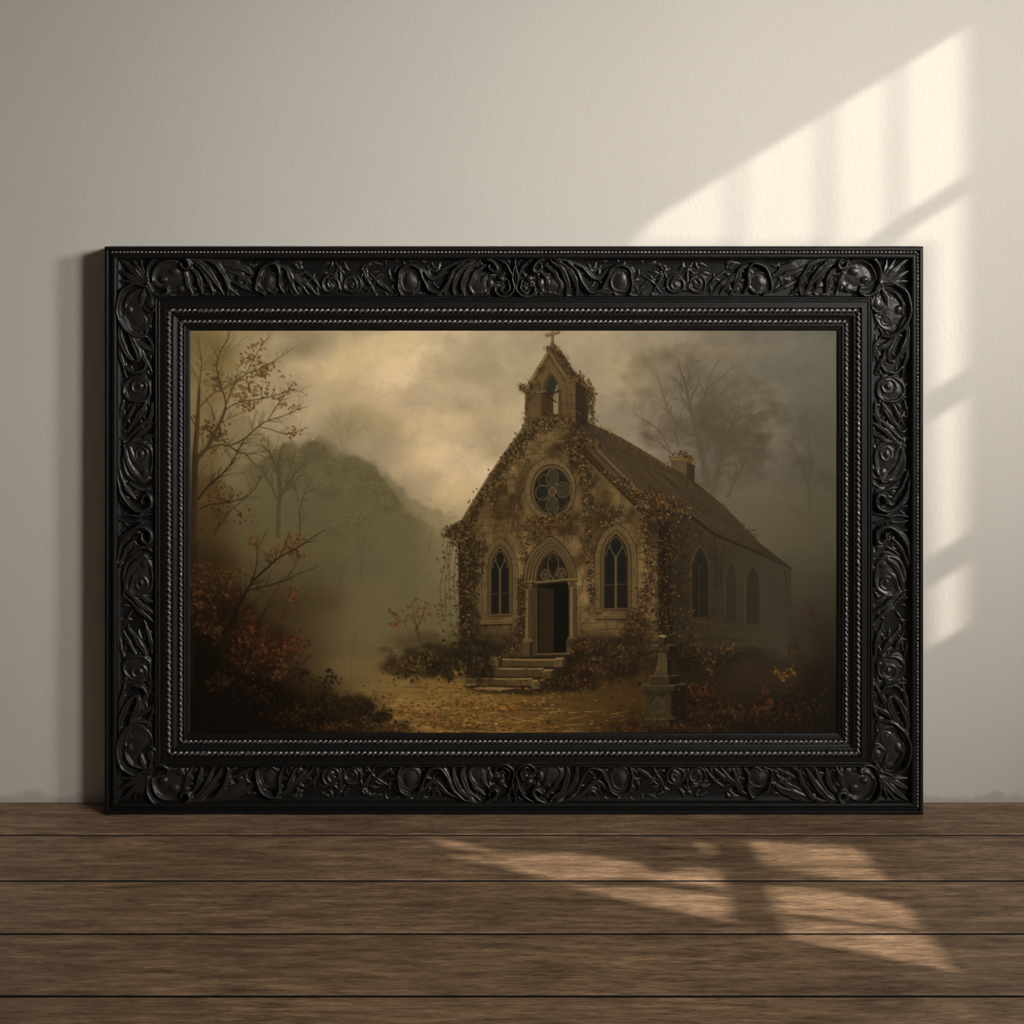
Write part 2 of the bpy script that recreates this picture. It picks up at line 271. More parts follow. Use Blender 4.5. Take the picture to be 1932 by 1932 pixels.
    for k in range(60):
        u = rr.random() * .9; t = rr.uniform(.1, .9); a_ = rp[int(u * (len(rp) - 1))] * (1 - t) + ep[int(u * (len(ep) - 1))] * t; P.line([a_, a_ + np.array((4, 7)) * rr.uniform(.5, 1.3)], 1, .7, (48,36,22), .5)
    P.line(ridge, 2.4, 1.2, (112,92,58), .7); P.line(eave[:5], 4, 7, (32,25,15), .8); P.line([(x, y + 8) for x, y in eave[:4]], 2, 3, (58,47,30), .4)
    sl, m = P.polymask(ridge + eave, 1.5); f = np.clip((P.xx[sl] - 1290) / 200, 0, 1); P.mix(sl, m * f * .55, (72,64,46))
    # chimney
    P.poly([(1266,868),(1295,872),(1295,900),(1266,884)], (74,61,41), 1, .6, .14 * N3); P.poly([(1295,872),(1310,878),(1310,908),(1295,899)], (46,37,24)); P.poly([(1263,862),(1295,860),(1313,872),(1312,879),(1295,870),(1263,869)], (98,78,46)); P.line([(1263,869),(1295,871),(1312,880)], 1.3, 1.3, (40,31,19), .8)
    for k in range(4): P.line([(1266, 874 + k * 5), (1295, 876 + k * 6)], .9, .9, (50,40,26), .5)
    # bellcote
    P.poly([(1085,700),(1117,735),(1109,740),(1109,800),(1085,812)], (50,39,23), 1, .7, .15 * N3)
    P.poly([(1035,655),(1057,660),(1086,704),(1088,716),(1072,722)], (78,64,42), 1, .7, .15 * N3)
    for k in range(7): P.line([(1040 + k * 2, 668 + k * 7), (1058 + k * 4.4, 668 + k * 6.4)], 1.1, 1, (46,36,22), .6)
    P.poly([(990,738),(997,726),(1035,662),(1073,718),(1086,722),(1086,806),(990,800)], (92,75,46), 1, .7, .2 * ST + .1 * N3)
    P.poly([(984,800),(1000,796),(1086,806),(1090,826),(984,826)], (88,72,44), 1, 1, .2 * ST)
    P.line([(1035,661),(1015,694),(995,728)], 5.5, 5.5, (106,88,56), 1); P.line([(1038,668),(1019,700),(1000,730)], 1.6, 1.6, (48,37,21), .8)
    P.line([(1035,661),(1053,690),(1073,718)], 5.5, 5.5, (100,83,53), 1); P.line([(1034,670),(1051,696),(1068,722)], 1.6, 1.6, (48,37,21), .8); P.line([(1033,658),(1056,694),(1075,714)], 1.2, 1.2, (128,109,72), .6)
    P.poly([(982,733),(997,726),(1001,730),(999,741),(990,742)], (96,80,50)); P.poly([(1072,712),(1087,709),(1117,733),(1114,738),(1087,720),(1072,722)], (96,79,50)); P.line([(990,742),(1000,741)], 1.3, 1.3, (42,32,18), .8); P.line([(1073,722),(1087,721),(1115,739)], 1.4, 1.4, (38,29,16), .8)
    P.poly([(1019,790),(1020,742),(1024,722),(1036,698),(1050,712),(1059,730),(1060,786)], (76,60,36), 1, .8)
    P.line([(1021,740),(1025,720),(1037,700),(1051,714),(1058,731)], 3.2, 3.2, (104,87,56), .9)
    P.poly([(1028,786),(1028.5,740),(1032,722),(1041,706),(1050,720),(1052.5,736),(1052.5,782)], (46,44,35), 1, .7)
    P.poly([(1021,792),(1021,742),(1030,740),(1043,745),(1043,785)], (66,50,29), 1, .7); P.line([(1033,742),(1034,788)], 1, 1, (40,30,17), .7)
    P.poly([(1043.5,782),(1043.5,748),(1047,735),(1051.5,722),(1052.8,737),(1052.8,780)], (146,131,97), 1, .6)
    P.line([(1029,745),(1053,738)], 3.6, 3.2, (40,34,23), 1, smooth=False); P.line([(1031,747),(1049,758)], 2.4, 2.2, (38,30,18), 1, smooth=False); P.line([(1049,742),(1047,754)], 1, 1, (38,30,18), .9)
    for x0, x1, y in ((1012,1028,738),(1051,1061,731)): P.line([(x0, y + 2), (x1, y)], 4, 4, (102,86,55), 1, smooth=False); P.line([(x0, y + 4.6), (x1, y + 2.8)], 1.3, 1.3, (40,30,17), .8, smooth=False)
    P.line([(1085.8,722),(1085.8,806)], 1.3, 1.3, (40,30,17), .7); P.line([(1062,778),(1085,775),(1096,782)], 1.6, 1.6, (116,98,64), .7)
    for x in (1068,1076): P.line([(x, 730), (x + 2, 770)], .9, .9, (46,35,20), .6)
    for y in (744,760,786): P.line([(1062, y + 2), (1085, y)], .9, .9, (46,35,20), .6); P.line([(991, y + 6), (1018, y + 2)], .9, .9, (46,35,20), .6)
    P.poly([(1038,648),(1046,648),(1052,655),(1051,662),(1038,660)], (74,60,37)); P.line([(1041.6,624),(1041.6,650)], 5.2, 5.6, (98,82,55), 1, smooth=False); P.line([(1043.6,626),(1043.8,650)], 1.6, 1.6, (54,43,26), .8, smooth=False); P.line([(1030,632),(1054.5,626)], 5.4, 5, (98,82,55), 1, smooth=False); P.line([(1031,634.6),(1054,628.8)], 1.3, 1.3, (54,43,26), .8, smooth=False)
    # gable front
    front = [(863,1012),(868,1000),(985,815),(1000,800),(1075,803),(1110,852),(1215,958),(1241,965),(1242,1240),(1120,1242),(985,1242),(868,1245)]
    P.poly(front, stone, 1, .8, .17 * ST + .1 * N3 + .06 * N2)
    sl, m = P.polymask(front, 2); x = P.xx[sl]; y = P.yy[sl]
    for cx, cy, rx, ry, f in ((1040,880,70,40,(1.16,1.16,1.18)),(960,1000,60,60,(1.1,1.1,1.12)),(1105,1110,30,80,(1.22,1.22,1.25)),(1215,1080,22,80,(1.25,1.25,1.28)),(1120,930,40,50,(1.05,1.05,1.06)),(975,1110,14,60,(1.18,1.18,1.2))):
        P.mul(sl, m * np.exp(-((x - cx) / rx) ** 2 - ((y - cy) / ry) ** 2), f)
    for cx, cy, rx, ry, f in ((872,1120,26,130,(.42,.38,.32)),(900,1230,60,40,(.4,.36,.3)),(1100,845,46,60,(.62,.58,.5)),(1120,985,24,60,(.7,.66,.58)),(940,960,40,60,(.8,.77,.7)),(1225,990,30,40,(.6,.55,.48)),(1140,1230,90,34,(.4,.36,.3)),(1040,985,50,30,(.75,.7,.62)),(985,1180,10,60,(.7,.66,.6)),(1040,1225,80,30,(.6,.56,.5))):
        P.mul(sl, m * np.exp(-((x - cx) / rx) ** 2 - ((y - cy) / ry) ** 2), f)
    bl = fbm(PH, PW, 30, 5, 61, ax=.7); P.mul(sl, m * np.clip((bl[sl] - .04) / .22, 0, 1) * .8, (.66, .62, .54)); P.mul(sl, m * np.clip((-.1 - bl[sl]) / .2, 0, 1), (1.16, 1.15, 1.14))
    # courses of stone
    rr = np.random.default_rng(9)
    def keep(x, y):
        if y < 1010 - (x - 863) * 1.56 + 14 or y < 965 - (1215 - x) * 1.02 + 16 or ((x - 1038) / 52) ** 2 + ((y - 922) / 62) ** 2 < 1: return False
        if 905 < x < 968 and 1015 < y < 1178 or 1119 < x < 1194 and 988 < y < 1170 or 984 < x < 1088 and 1012 < y < 1240: return False
        return 866 < x < 1238
    for k in range(28):
        yb = 840 + k * 14.2; x = 868 + rr.uniform(0, 14)
        while x < 1238:
            w = rr.uniform(15, 29); sk = -.07
            ya = yb + (x - 1040) * sk
            if keep(x, ya) and keep(min(x + w, 1237), ya) and rr.random() < .94:
                al = rr.uniform(.5, .95); P.line([(x, ya), (x + w * .5, ya + sk * w * .5 + rr.normal(0, .8)), (x + w, ya + sk * w)], 1.2, 1., (52,39,21), al); P.line([(x, ya + 1.6), (x + w, ya + 1.6 + sk * w)], 1, .8, (142,120,80), al * .35)
                if rr.random() < .8: P.line([(x, ya), (x + rr.normal(0, .8), ya + 15)], 1.1, 1., (52,39,21), al)
                if rr.random() < .4: P.poly([(x + 1, ya + 2), (x + w - 1, ya + 1), (x + w - 1, ya + 14), (x + 1, ya + 14)], (134,113,74) if rr.random() < .6 else (80,63,37), .3, 1.5)
            x += w
    # cracks and bare vine stems
    for k in range(210):
        x = rr.uniform(870, 1235); y = rr.uniform(820, 1180)
        if not keep(x, y): continue
        p = [(x, y)]; t = rr.normal(1.57, .5)
        for j in range(6): t += rr.normal(0, .35); p.append((p[-1][0] + np.cos(t) * 9, p[-1][1] + np.sin(t) * 9))
        P.line(p, rr.uniform(.7, 1.7), .6, (44,33,17), rr.uniform(.35, .85))
    # gable edges: left slope in vines, right slope with stepped slate edge
    P.line([(988,812),(930,895),(866,998)], 9, 11, (66,52,30), .95); P.line([(984,808),(926,890),(862,994)], 2, 2, (96,79,49), .8); P.line([(996,816),(936,902),(876,1004)], 7, 9, (38,28,14), .7, soft=3)
    P.poly([(846,1001),(866,990),(876,1002),(866,1012),(858,1010)], (78,62,36)); P.line([(848,1003),(864,1011)], 1.6, 1.6, (36,27,15), .9)
    P.poly([(1100,834),(1118,862),(1216,956),(1222,966),(1210,966),(1108,862),(1080,820)], (62,47,26), 1, .8, .1 * N3); P.line([(1096,842),(1116,872),(1212,968)], 4, 4, (32,24,12), .75, soft=1.6); P.line([(1104,836),(1120,858),(1218,953)], 1.6, 1.6, (98,80,50), .7)
    for k in range(13):
        t = k / 13; x = 1108 + 104 * t; y = 828 + 104 * t; P.poly([(x, y - 2), (x + 9, y + 6), (x + 12, y + 13), (x + 9.5, y + 16), (x + 1, y + 7)], (112,95,66), .85); P.line([(x + 9, y + 6), (x + 12, y + 15)], 1.2, 1.2, (40,30,17), .85); P.line([(x, y + 7), (x + 9.5, y + 16.4)], 1.3, 1.3, (36,27,14), .8)
    # rose window
    P.ell(1038,922,49,59,(72,57,33),.8,.06); P.ell(1038,922,47,57,(110,92,60),1,.03)
    for k in range(20):
        t = k / 20 * 6.283 + .1; P.line([(1038 + 41 * np.cos(t), 922 + 50 * np.sin(t)), (1038 + 47 * np.cos(t), 922 + 57 * np.sin(t))], 1.1, 1.1, (52,40,22), .8)
    P.ell(1040,924,40,49,(66,52,30),1,.03); P.ell(1040.5,925,38,46.5,(98,81,51),1,.03); P.ell(1041.5,926,35.5,43.5,(46,35,19),1,.04); P.ring(1041,925,36,44.5,1.4,(118,99,64),.7, 0, 2.6, 6.6); P.ring(1038,922,47.5,57.5,1.3,(40,30,16),.8, 0, -.9, 1.9)
    P.ell(1041.8,927,33,41,(29,26,18),1,.04)
    petals = [(1041.8,902,11,17,0),(1041.8,953,11,17,0),(1022.5,929,12.5,14,0),(1062,924,12.5,14.5,0),(1027,906,10,12,.6),(1058,904,10,12,-.6),(1026,949,10,12,-.6),(1058,948,10,12,.6)]
    for i, (x, y, a_, b_, ro) in enumerate(petals): P.ell(x, y, a_, b_, (64,58,43) if i in (0, 1, 3) else (35,34,26), .9, .35, ro)
    for i, (x, y, a_, b_, ro) in reversed(list(enumerate(petals))): P.ring(x, y, a_, b_, 1.7 if i < 4 else 1.3, (112,94,62), .95 if i < 4 else .8, ro); P.ring(x + .9, y + .9, a_, b_, .9, (36,28,16), .5, ro)
    P.ell(1041.8,927,7,8.6,(112,94,62),1,.1); P.ell(1041.8,927,5,6.4,(70,61,43),1,.15)
    for x, y in ((1046,914),(1036,916),(1030,926),(1054,927),(1037,941),(1047,940)): P.line([(x, y), (x + (1041.8 - x) * -.25, y + (927 - y) * -.25)], 1.2, .7, (112,94,62), .8)
    # pointed windows of the front
    def gothic(xa, xb, ya, ys, yb, g, w):
        xm = (xa + xb) / 2
        def arch(k, dy=0): return [(xa - k, yb + dy), (xa - k, ys), (xa - k + (xm - xa + k) * .12, ys - (ys - ya + k * 1.3) * .36), (xa - k + (xm - xa + k) * .44, ys - (ys - ya + k * 1.3) * .72), (xm, ya - k * 1.3), (xb + k - (xb - xm + k) * .44, ys - (ys - ya + k * 1.3) * .72), (xb + k - (xb - xm + k) * .12, ys - (ys - ya + k * 1.3) * .36), (xb + k, ys), (xb + k, yb + dy)]
        P.line(arch(g + 1.2), 2, 2, (48,36,19), .7, smooth=False); P.poly(arch(g, 6), (104,87,55), 1, .6, .12 * N3)
        for t in np.linspace(0, 1, 13):
            p = np.array(arch(g)); p2 = np.array(arch(g * .45)); i = t * (len(p) - 1.001); j = int(i); f = i - j
            P.line([p[j] * (1 - f) + p[j + 1] * f, p2[j] * (1 - f) + p2[j + 1] * f], 1, 1, (54,41,23), .7, smooth=False)
        P.line(arch(g - .5), 1.3, 1.3, (134,114,77), .6, smooth=False); P.line(arch(g * .45), 1.8, 1.8, (54,41,23), .9, smooth=False); P.poly(arch(g * .38, 4), (86,70,43), 1, .6); P.line(arch(g * .22), 1.3, 1.3, (118,99,65), .7, smooth=False); P.line(arch(1.2), 1.6, 1.6, (44,33,18), .9, smooth=False)
        P.poly(arch(0), (27,26,19), 1, .6); P.poly([(xa, yb), (xa, yb - 40), (xb, yb - 40), (xb, yb)], (34,29,19), .5, 8)
        b = (104,88,57)
        P.line([(xm, ys + 2), (xm, yb)], w, w, b, 1, smooth=False); P.line([(xm + w * .45, ys + 4), (xm + w * .45, yb)], 1, 1, (46,36,20), .8, smooth=False)
        yt = ys - (ys - ya) * .44
        P.line([(xm, ys + 4), (xm - (xm - xa) * .35, ys - 8), (xm - (xm - xa) * .6, yt - 2), (xm - (xm - xa) * .35, yt - 14), (xm, ya + 4)], 2, 1.6, b, .95); P.line([(xm, ys + 4), (xm + (xb - xm) * .35, ys - 8), (xm + (xb - xm) * .6, yt - 2), (xm + (xb - xm) * .35, yt - 14), (xm, ya + 4)], 2, 1.6, b, .95)
        P.line([(xa, ys), (xa + (xm - xa) * .3, ys - 15), (xm - (xm - xa) * .52, yt + 4)], 1.7, 1.3, b, .85); P.line([(xb, ys), (xb - (xb - xm) * .3, ys - 15), (xm + (xb - xm) * .52, yt + 4)], 1.7, 1.3, b, .85)
        for sx in (-1, 1):
            P.line([(xm + sx * (xb - xm) * .55, yt + 1), (xm + sx * (xb - xm) * .28, yt - 3)], 1.3, .7, b, .8); P.line([(xm + sx * (xb - xm) * .95, ys - 1), (xm + sx * (xb - xm) * .7, ys - 4)], 1.3, .7, b, .8); P.line([(xm + sx * 2, ys - 1), (xm + sx * (xb - xm) * .35, ys - 4)], 1.3, .7, b, .8)
        P.line([(xa, ys + (yb - ys) * .56), (xb, ys + (yb - ys) * .54)], 1.6, 1.6, (84,70,44), .9, smooth=False)
        P.line([(xa - g * .3, yb + 2), (xb + g * .3, yb + 1)], 4, 4, (92,75,46), 1, smooth=False); P.line([(xa - g * .3, yb + 4.6), (xb + g * .3, yb + 3.6)], 1.2, 1.2, (40,30,16), .8, smooth=False)
    gothic(927.6,958.4,1036,1072,1158,17,3.8); gothic(1141,1182,1009,1048,1147,18,4.4)
    for xa, xb, y in ((906,965,1169),(1121,1190,1159)):
        P.poly([(xa, y + 2), (xb, y), (xb, y + 7.5), (xa, y + 9)], (104,86,54), 1, .6, .12 * N3); P.line([(xa, y + 2), (xb, y)], 1.2, 1.2, (140,119,80), .7, smooth=False); P.line([(xa + 2, y + 10), (xb, y + 9)], 2.6, 2.6, (38,28,15), .8, smooth=False)
    # door
    def darch(xa, xb, ya, ys): 
        xm = (xa + xb) / 2; return [(xa, ys + 2), (xa + (xm - xa) * .1, ys - (ys - ya) * .36), (xa + (xm - xa) * .42, ys - (ys - ya) * .72), (xm, ya), (xb - (xb - xm) * .42, ys - (ys - ya) * .72), (xb - (xb - xm) * .1, ys - (ys - ya) * .36), (xb, ys - 2)]
    P.line(darch(986,1088,1012,1095), 2.4, 2.4, (44,33,17), .8)
    for i, g in enumerate(np.linspace(0, 22, 8)):
        P.poly(darch(988 + g, 1086 - g * .62, 1014 + g * 1.05, 1095), (110,92,59) if i % 2 == 0 else (62,48,27), 1, .6)
        P.line(darch(988 + g, 1086 - g * .62, 1014 + g * 1.05, 1095), 1., 1., (134,114,76) if i % 2 == 0 else (44,33,18), .6)
    P.poly(darch(1013,1072,1038,1094), (50,39,22), 1, .7); P.poly(darch(1016,1070,1043,1093), (38,30,18), 1, .7)
    b = (106,89,57)
    P.ell(1043,1060,9,14,(25,22,14),1,.1); P.line([(1043,1092),(1036,1078),(1033,1062),(1037,1050),(1042,1042)], 1.7, 1.5, b, .95); P.line([(1043,1092),(1050,1077),(1053,1061),(1049,1049),(1042,1042)], 1.7, 1.5, b, .95)
    for x, y in ((1029,1084),(1058.5,1081)): P.ell(x, y, 8.5, 9.5, (64,53,35), .9, .2); P.ring(x, y, 9, 10, 1.5, b, .9); P.ring(x - 3.4, y + 3, 4, 4.6, 1.1, b, .7); P.ring(x + 3.4, y + 3, 4, 4.6, 1.1, b, .7); P.ring(x, y - 3.6, 3.6, 4.6, 1.1, b, .7)
    for x, y in ((1038,1056),(1048,1055)): P.line([(1043, y + 4), (x, y), (1043, y - 6)], 1.1, 1, b, .6)
    P.poly([(1004,1098),(1076,1091),(1076,1240),(1004,1240)], (54,41,22), 1, .8, .1 * N3)
    P.poly([(1015,1103),(1073,1098),(1073,1232),(1015,1234)], (17,15,10), 1, .7)
    P.poly([(1017,1106),(1043,1112),(1043,1230),(1017,1233)], (48,37,21), 1, .7, .12 * NS); P.line([(1043,1112),(1043,1230)], 1.4, 1.4, (64,50,29), .7)
    for x in (1023,1030,1037): P.line([(x, 1110), (x, 1231)], .9, .9, (28,21,11), .7)
    P.line([(1019,1214),(1042,1212)], 1.1, 1.1, (66,52,30), .5); P.ell(1026,1132,1.6,1.6,(64,46,26),.8)
    P.line([(1011,1098.5),(1072,1092.5)], 4.4, 4.4, (116,98,63), 1, smooth=False); P.line([(1011,1101.5),(1072,1095.5)], 1.4, 1.4, (34,26,14), .9, smooth=False)
    for xa, xb, yt, yb in ((990,1001,1110,1208),(1074,1085.5,1106,1206)):
        P.poly([(xa - 2, yt), (xb + 2, yt - 1), (xb + 2, yb), (xa - 2, yb)], (60,46,26)); P.poly([(xa, yt), (xb, yt), (xb, yb), (xa, yb)], (108,90,57), 1, .6, .1 * N3)
        P.line([(xb - 2.4, yt), (xb - 2.4, yb)], 2.6, 2.6, (58,44,24), .8, smooth=False); P.line([(xa + 3.4, yt), (xa + 3.4, yb)], 2.4, 2.4, (138,117,78), .7, smooth=False); P.line([(xa + 6.6, yt), (xa + 6.6, yb)], .9, .9, (70,55,31), .6, smooth=False)
        P.poly([(xa - 5, yt - 14), (xb + 4, yt - 16), (xb + 4, yt - 12), (xa - 5, yt - 10)], (124,105,69)); P.poly([(xa - 4, yt - 10), (xb + 3, yt - 12), (xb + 1, yt + 1), (xa - 1, yt + 2)], (86,69,41)); P.ell(xa - 1, yt - 6, 2.6, 3, (116,97,62), .9); P.ell(xb, yt - 7, 2.6, 3, (104,86,54), .9); P.line([(xa - 5, yt - 9.4), (xb + 4, yt - 11.4)], 1.1, 1.1, (40,30,16), .8, smooth=False); P.line([(xa - 1, yt + 2), (xb + 1, yt + 1)], 2, 2, (118,99,64), .8, smooth=False)
        P.poly([(xa - 3, yb - 4), (xb + 2, yb - 4), (xb + 3, yb + 2), (xa - 5, yb + 2)], (110,92,58)); P.poly([(xa - 6, yb + 2), (xb, yb + 2), (xb, yb + 30), (xa - 6, yb + 32)], (84,67,40), 1, .6, .12 * N3); P.poly([(xb - 2, yb + 2), (xb + 2, yb + 3), (xb + 2, yb + 30), (xb - 2, yb + 31)], (44,33,18)); P.line([(xa - 6, yb + 2.4), (xb + 1, yb + 2.4)], 1.1, 1.1, (132,111,72), .7, smooth=False)
    P.poly([(1004,1110),(1012,1108),(1014,1236),(1006,1238)], (78,62,37), 1, .8); P.line([(1008,1110),(1009,1236)], 1, 1, (40,30,16), .7)
    for poly, f in ((front, (.80, .785, .76)), ([(991,798),(991,739),(998,727),(1035,662),(1056,662),(1085,704),(1115,735),(1108,798)], (.8, .78, .75)), (ridge + eave, (.74, .72, .69))):
        sl, m = P.polymask(poly, 1.2); P.mul(sl, m, f)
    # ---- path --------------------------------------------------------------
    rr = np.random.default_rng(12)
    for k in range(460):
        y = 1284 + 98 * rr.random() ** .8; d = (y - 1276) / 108; x = rr.normal(830 + 30 * d, 60 + 130 * d); L = rr.uniform(10, 40) * (.5 + d)
        if x < 690 - 10 * d or x > 1200: continue
        w = 1 + 2.2 * d * rr.random(); t = rr.normal(0, .05) + (x - 800) * -.0002
        c = [(150,118,66),(64,46,22),(132,98,48),(48,34,16),(166,134,80)][rr.integers(0, 5)]
        P.line([(x - L / 2, y - t * L), (x, y + rr.normal(0, 1)), (x + L / 2, y + t * L)], w, w * .4, c, rr.uniform(.25, .7))
    for y in (1296,1306,1318,1332,1348,1366):
        for k in range(9):
            x = rr.uniform(700, 1130); P.line([(x - 26, y + rr.normal(0, 2)), (x, y + rr.normal(0, 1.4)), (x + 26, y + rr.normal(0, 2))], 1.4, .8, (56,40,19), .5)
    P.poly([(668,1296),(740,1278),(790,1290),(740,1310),(690,1312)], (126,104,60), .35, 10); P.poly([(730,1320),(850,1300),(930,1320),(860,1345),(740,1350)], (140,112,62), .32, 14)
    # steps
    def block(x0, x1, y0, y1, c=(84,68,41), side=7):
        P.poly([(x0, y0 + 4), (x1, y0 + 4), (x1, y1), (x0, y1)], c, 1, .6, .14 * N3); P.poly([(x0, y0 + 4), (x0 + 5, y0), (x1 + 5, y0), (x1, y0 + 4)], (124,103,65), 1, .6)
        P.poly([(x1, y0 + 4), (x1 + side, y0 + 1), (x1 + side, y1 - 2), (x1, y1)], (48,37,21)); P.line([(x0 - 1, y1 + 1), (x1 + side, y1)], 2.4, 2.4, (26,19,10), .8, smooth=False)
    P.poly([(880,1240),(1090,1236),(1080,1300),(1000,1312),(880,1300)], (34,25,13), .85, 4)
    for x0, x1, y0, y1 in ((945,1046,1242,1258),(930,1024,1259,1277),(902,1003,1278,1294)):
        P.poly([(x0, y0 + 2), (x1, y0 + 2), (x1, y1), (x0, y1)], (66,52,30), 1, .7, .16 * N3); P.line([(x0, y0 + 1), ((x0 + x1) / 2, y0 + 1.6 + .8), (x1, y0 + 2)], 3, 3, (128,106,66), .9); P.line([(x0, y1), (x1, y1 + 1)], 2.4, 2.4, (26,19,10), .85)
    block(921,940,1239,1258); block(903,924,1258,1276); block(876,899,1278,1294,(90,73,44)); block(1044,1061,1240,1259); block(1023,1040,1262,1281); block(1001,1019,1282,1300)
    P.poly([(889,1299),(944,1302),(976,1298),(950,1296),(905,1295)], (120,97,58)); P.poly([(889,1299),(940,1303),(940,1310),(900,1306)], (58,45,25)); P.poly([(942,1304),(976,1299),(976,1303),(942,1309)], (48,37,20))
    P.line([(1015,1234),(1074,1232)], 3, 3, (92,75,46), .9, smooth=False)
    for k in range(60): P.ell(rr.uniform(1285, 1475), 1240 + rr.normal(0, 9), rr.uniform(10, 26), rr.uniform(7, 16), (38,30,18), .3 * rr.random(), .9)
    for k in range(26): P.ell(rr.uniform(1430, 1520), rr.uniform(1080, 1250), rr.uniform(20, 44), rr.uniform(20, 44), (60,54,39), .14 * rr.random(), .98)
    # ---- vines on the chapel ------------------------------------------------
    gold = [(112,84,36),(96,70,28),(128,96,42),(84,60,24),(72,54,24),(58,46,22)]; rust = [(120,76,32),(98,60,24),(136,90,38),(76,46,18),(62,38,16)]; dkl = [(40,30,14),(52,38,17),(34,27,13),(62,45,19)]
    def vine(pts, n, spread, seed, cols=gold, size=(4.5, 9), under=.55, a=(.55, 1)):
        if under:
            p = catmull(pts, 8); rq = np.random.default_rng(seed)
            for k in range(max(6, n // 5)):
                i = rq.integers(0, len(p)); sp = spread if np.isscalar(spread) else sum(spread) / 2
                P.ell(p[i][0] + rq.normal(0, sp), p[i][1] + rq.normal(0, sp) + 2, rq.uniform(2.5, 6.5), rq.uniform(2.5, 6.5), (36,26,12), under * rq.uniform(.3, .8), .7)
            P.strew(pts, int(n * 1.2), spread, size, dkl, (.5, .9), seed + 900)
        P.strew(pts, int(n * 1.25), spread, (size[0] * .85, size[1] * .85), cols, a, seed)
        P.strew(pts, n // 5, spread, (size[0] * .8, size[1] * .8), [(150,116,58),(134,98,46)], (.5, .9), seed + 1900)
    vine([(1038,800),(1000,815),(960,870),(920,925),(880,985),(850,1005)], 330, 6.5, 41); vine([(1020,800),(985,830),(945,890),(900,955)], 130, 8, 42)
    vine([(846,1004),(872,1020),(880,1060),(880,1120),(878,1190),(874,1235)], 420, (6, 12), 43, gold[2:] + dkl); vine([(880,1010),(905,1040),(890,1100)], 90, 7, 44, gold[2:] + dkl)
    vine([(1010,798),(1040,792),(1070,796),(1085,812),(1105,826),(1125,845)], 210, 6, 45); vine([(1075,812),(1085,850),(1100,880),(1106,920),(1108,980),(1112,1040)], 240, (8, 5), 46, gold[1:] + dkl[:2]); vine([(1100,850),(1070,850),(1060,830)], 60, 6, 47, gold[1:])
    vine([(1108,1040),(1114,1090),(1118,1130)], 60, 4, 48, gold[2:], under=.3); vine([(1040,985),(1020,1000),(995,1020),(985,1060)], 80, 5, 49, gold[1:]); vine([(1000,982),(1040,978),(1070,972)], 70, 4, 50, rust)
    vine([(985,1090),(984,1140),(978,1190),(965,1235)], 130, 4, 51, gold[2:] + dkl); vine([(1125,940),(1140,985),(1150,960)], 50, 7, 52, gold[2:], under=.4); vine([(1170,960),(1150,990),(1130,980)], 40, 6, 53, gold[2:], under=.3)
    vine([(1210,935),(1235,945),(1270,955),(1290,970)], 170, 7, 54, rust + gold[:2]); vine([(1230,960),(1250,990),(1255,1060),(1252,1130),(1256,1190),(1262,1240)], 420, (11, 15), 55, gold[1:] + rust[1:] + dkl); vine([(1215,970),(1222,1040),(1225,1100),(1205,1160),(1180,1210)], 240, (5, 10), 56, gold[1:] + rust[2:], under=.35)
    P.poly([(1241,985),(1262,985),(1270,1240),(1242,1240)], (22,16,8), .62, 7); vine([(1255,1000),(1250,1080),(1254,1160),(1250,1220)], 130, 9, 57, rust[1:] + gold[3:], under=0)
    vine([(1290,975),(1285,1060),(1296,1130),(1300,1230)], 110, 8, 58, dkl + gold[4:], under=.6); vine([(1010,722),(1000,740),(994,770),(990,800)], 46, 3, 59, gold[1:], (3, 6), .3); vine([(985,730),(1002,722)], 28, 4, 60, gold, (4, 7), .4); vine([(1030,660),(1046,656),(1058,672),(1072,690)], 60, 3.4, 61, gold, (3.4, 6.5), .4)
    vine([(1074,708),(1095,712),(1112,728),(1118,750)], 80, 4.4, 62, rust + gold[:2], (4, 8), .4); vine([(1112,740),(1112,770),(1118,795)], 70, 4, 63, gold[1:], (3.4, 6.5), .4); vine([(1012,740),(1018,700),(1026,690)], 36, 3, 64, gold[1:], (3, 6), .2)
    vine([(1116,800),(1150,812),(1168,830),(1200,850),(1230,864),(1260,880)], 70, (4, 3), 65, gold[:3], (3.4, 7), 0); vine([(1264,862),(1290,856),(1306,870)], 40, 3.4, 66, rust, (3.4, 6.5), .2); vine([(1310,905),(1330,920),(1355,945),(1372,962)], 26, 4, 67, [(92,74,46),(78,62,40)], (3, 6), 0); vine([(1400,990),(1416,1004),(1430,1020)], 34, 5, 68, [(84,66,42),(72,56,36)], (3, 6), 0)
    vine([(1140,890),(1170,915),(1200,945),(1210,960)], 50, 5, 69, gold[1:], under=.3); vine([(1170,905),(1190,920),(1220,935)], 40, 4, 70, rust, under=.2)
    for k, x in enumerate((838,846,852,858)):                           # stems that hang from the left eave
        P.line([(x + 8, 1004), (x + rr.normal(0, 4), 1060), (x - 4 + rr.normal(0, 4), 1110), (x + rr.normal(2, 5), 1170 + k * 10)], 1.6, .8, (58,46,26), .85)
    P.strew([(844,1010),(836,1050),(846,1100),(850,1150)], 46, 8, (5, 10), [(112,84,40),(96,72,34),(74,58,30)], (.5, 1), 71, (1.6, .6)); P.line([(850,1080),(838,1092),(830,1102)], 1.3, .7, (62,50,28), .8); P.line([(848,1110),(838,1130),(842,1150)], 1.2, .7, (62,50,28), .8)
    for k in range(8): x = 1104 + k * 2.2; P.line([(x, 740), (x + rr.normal(2, 2), 775), (x + rr.normal(4, 4), 800)], 1, .7, (60,46,24), .7)
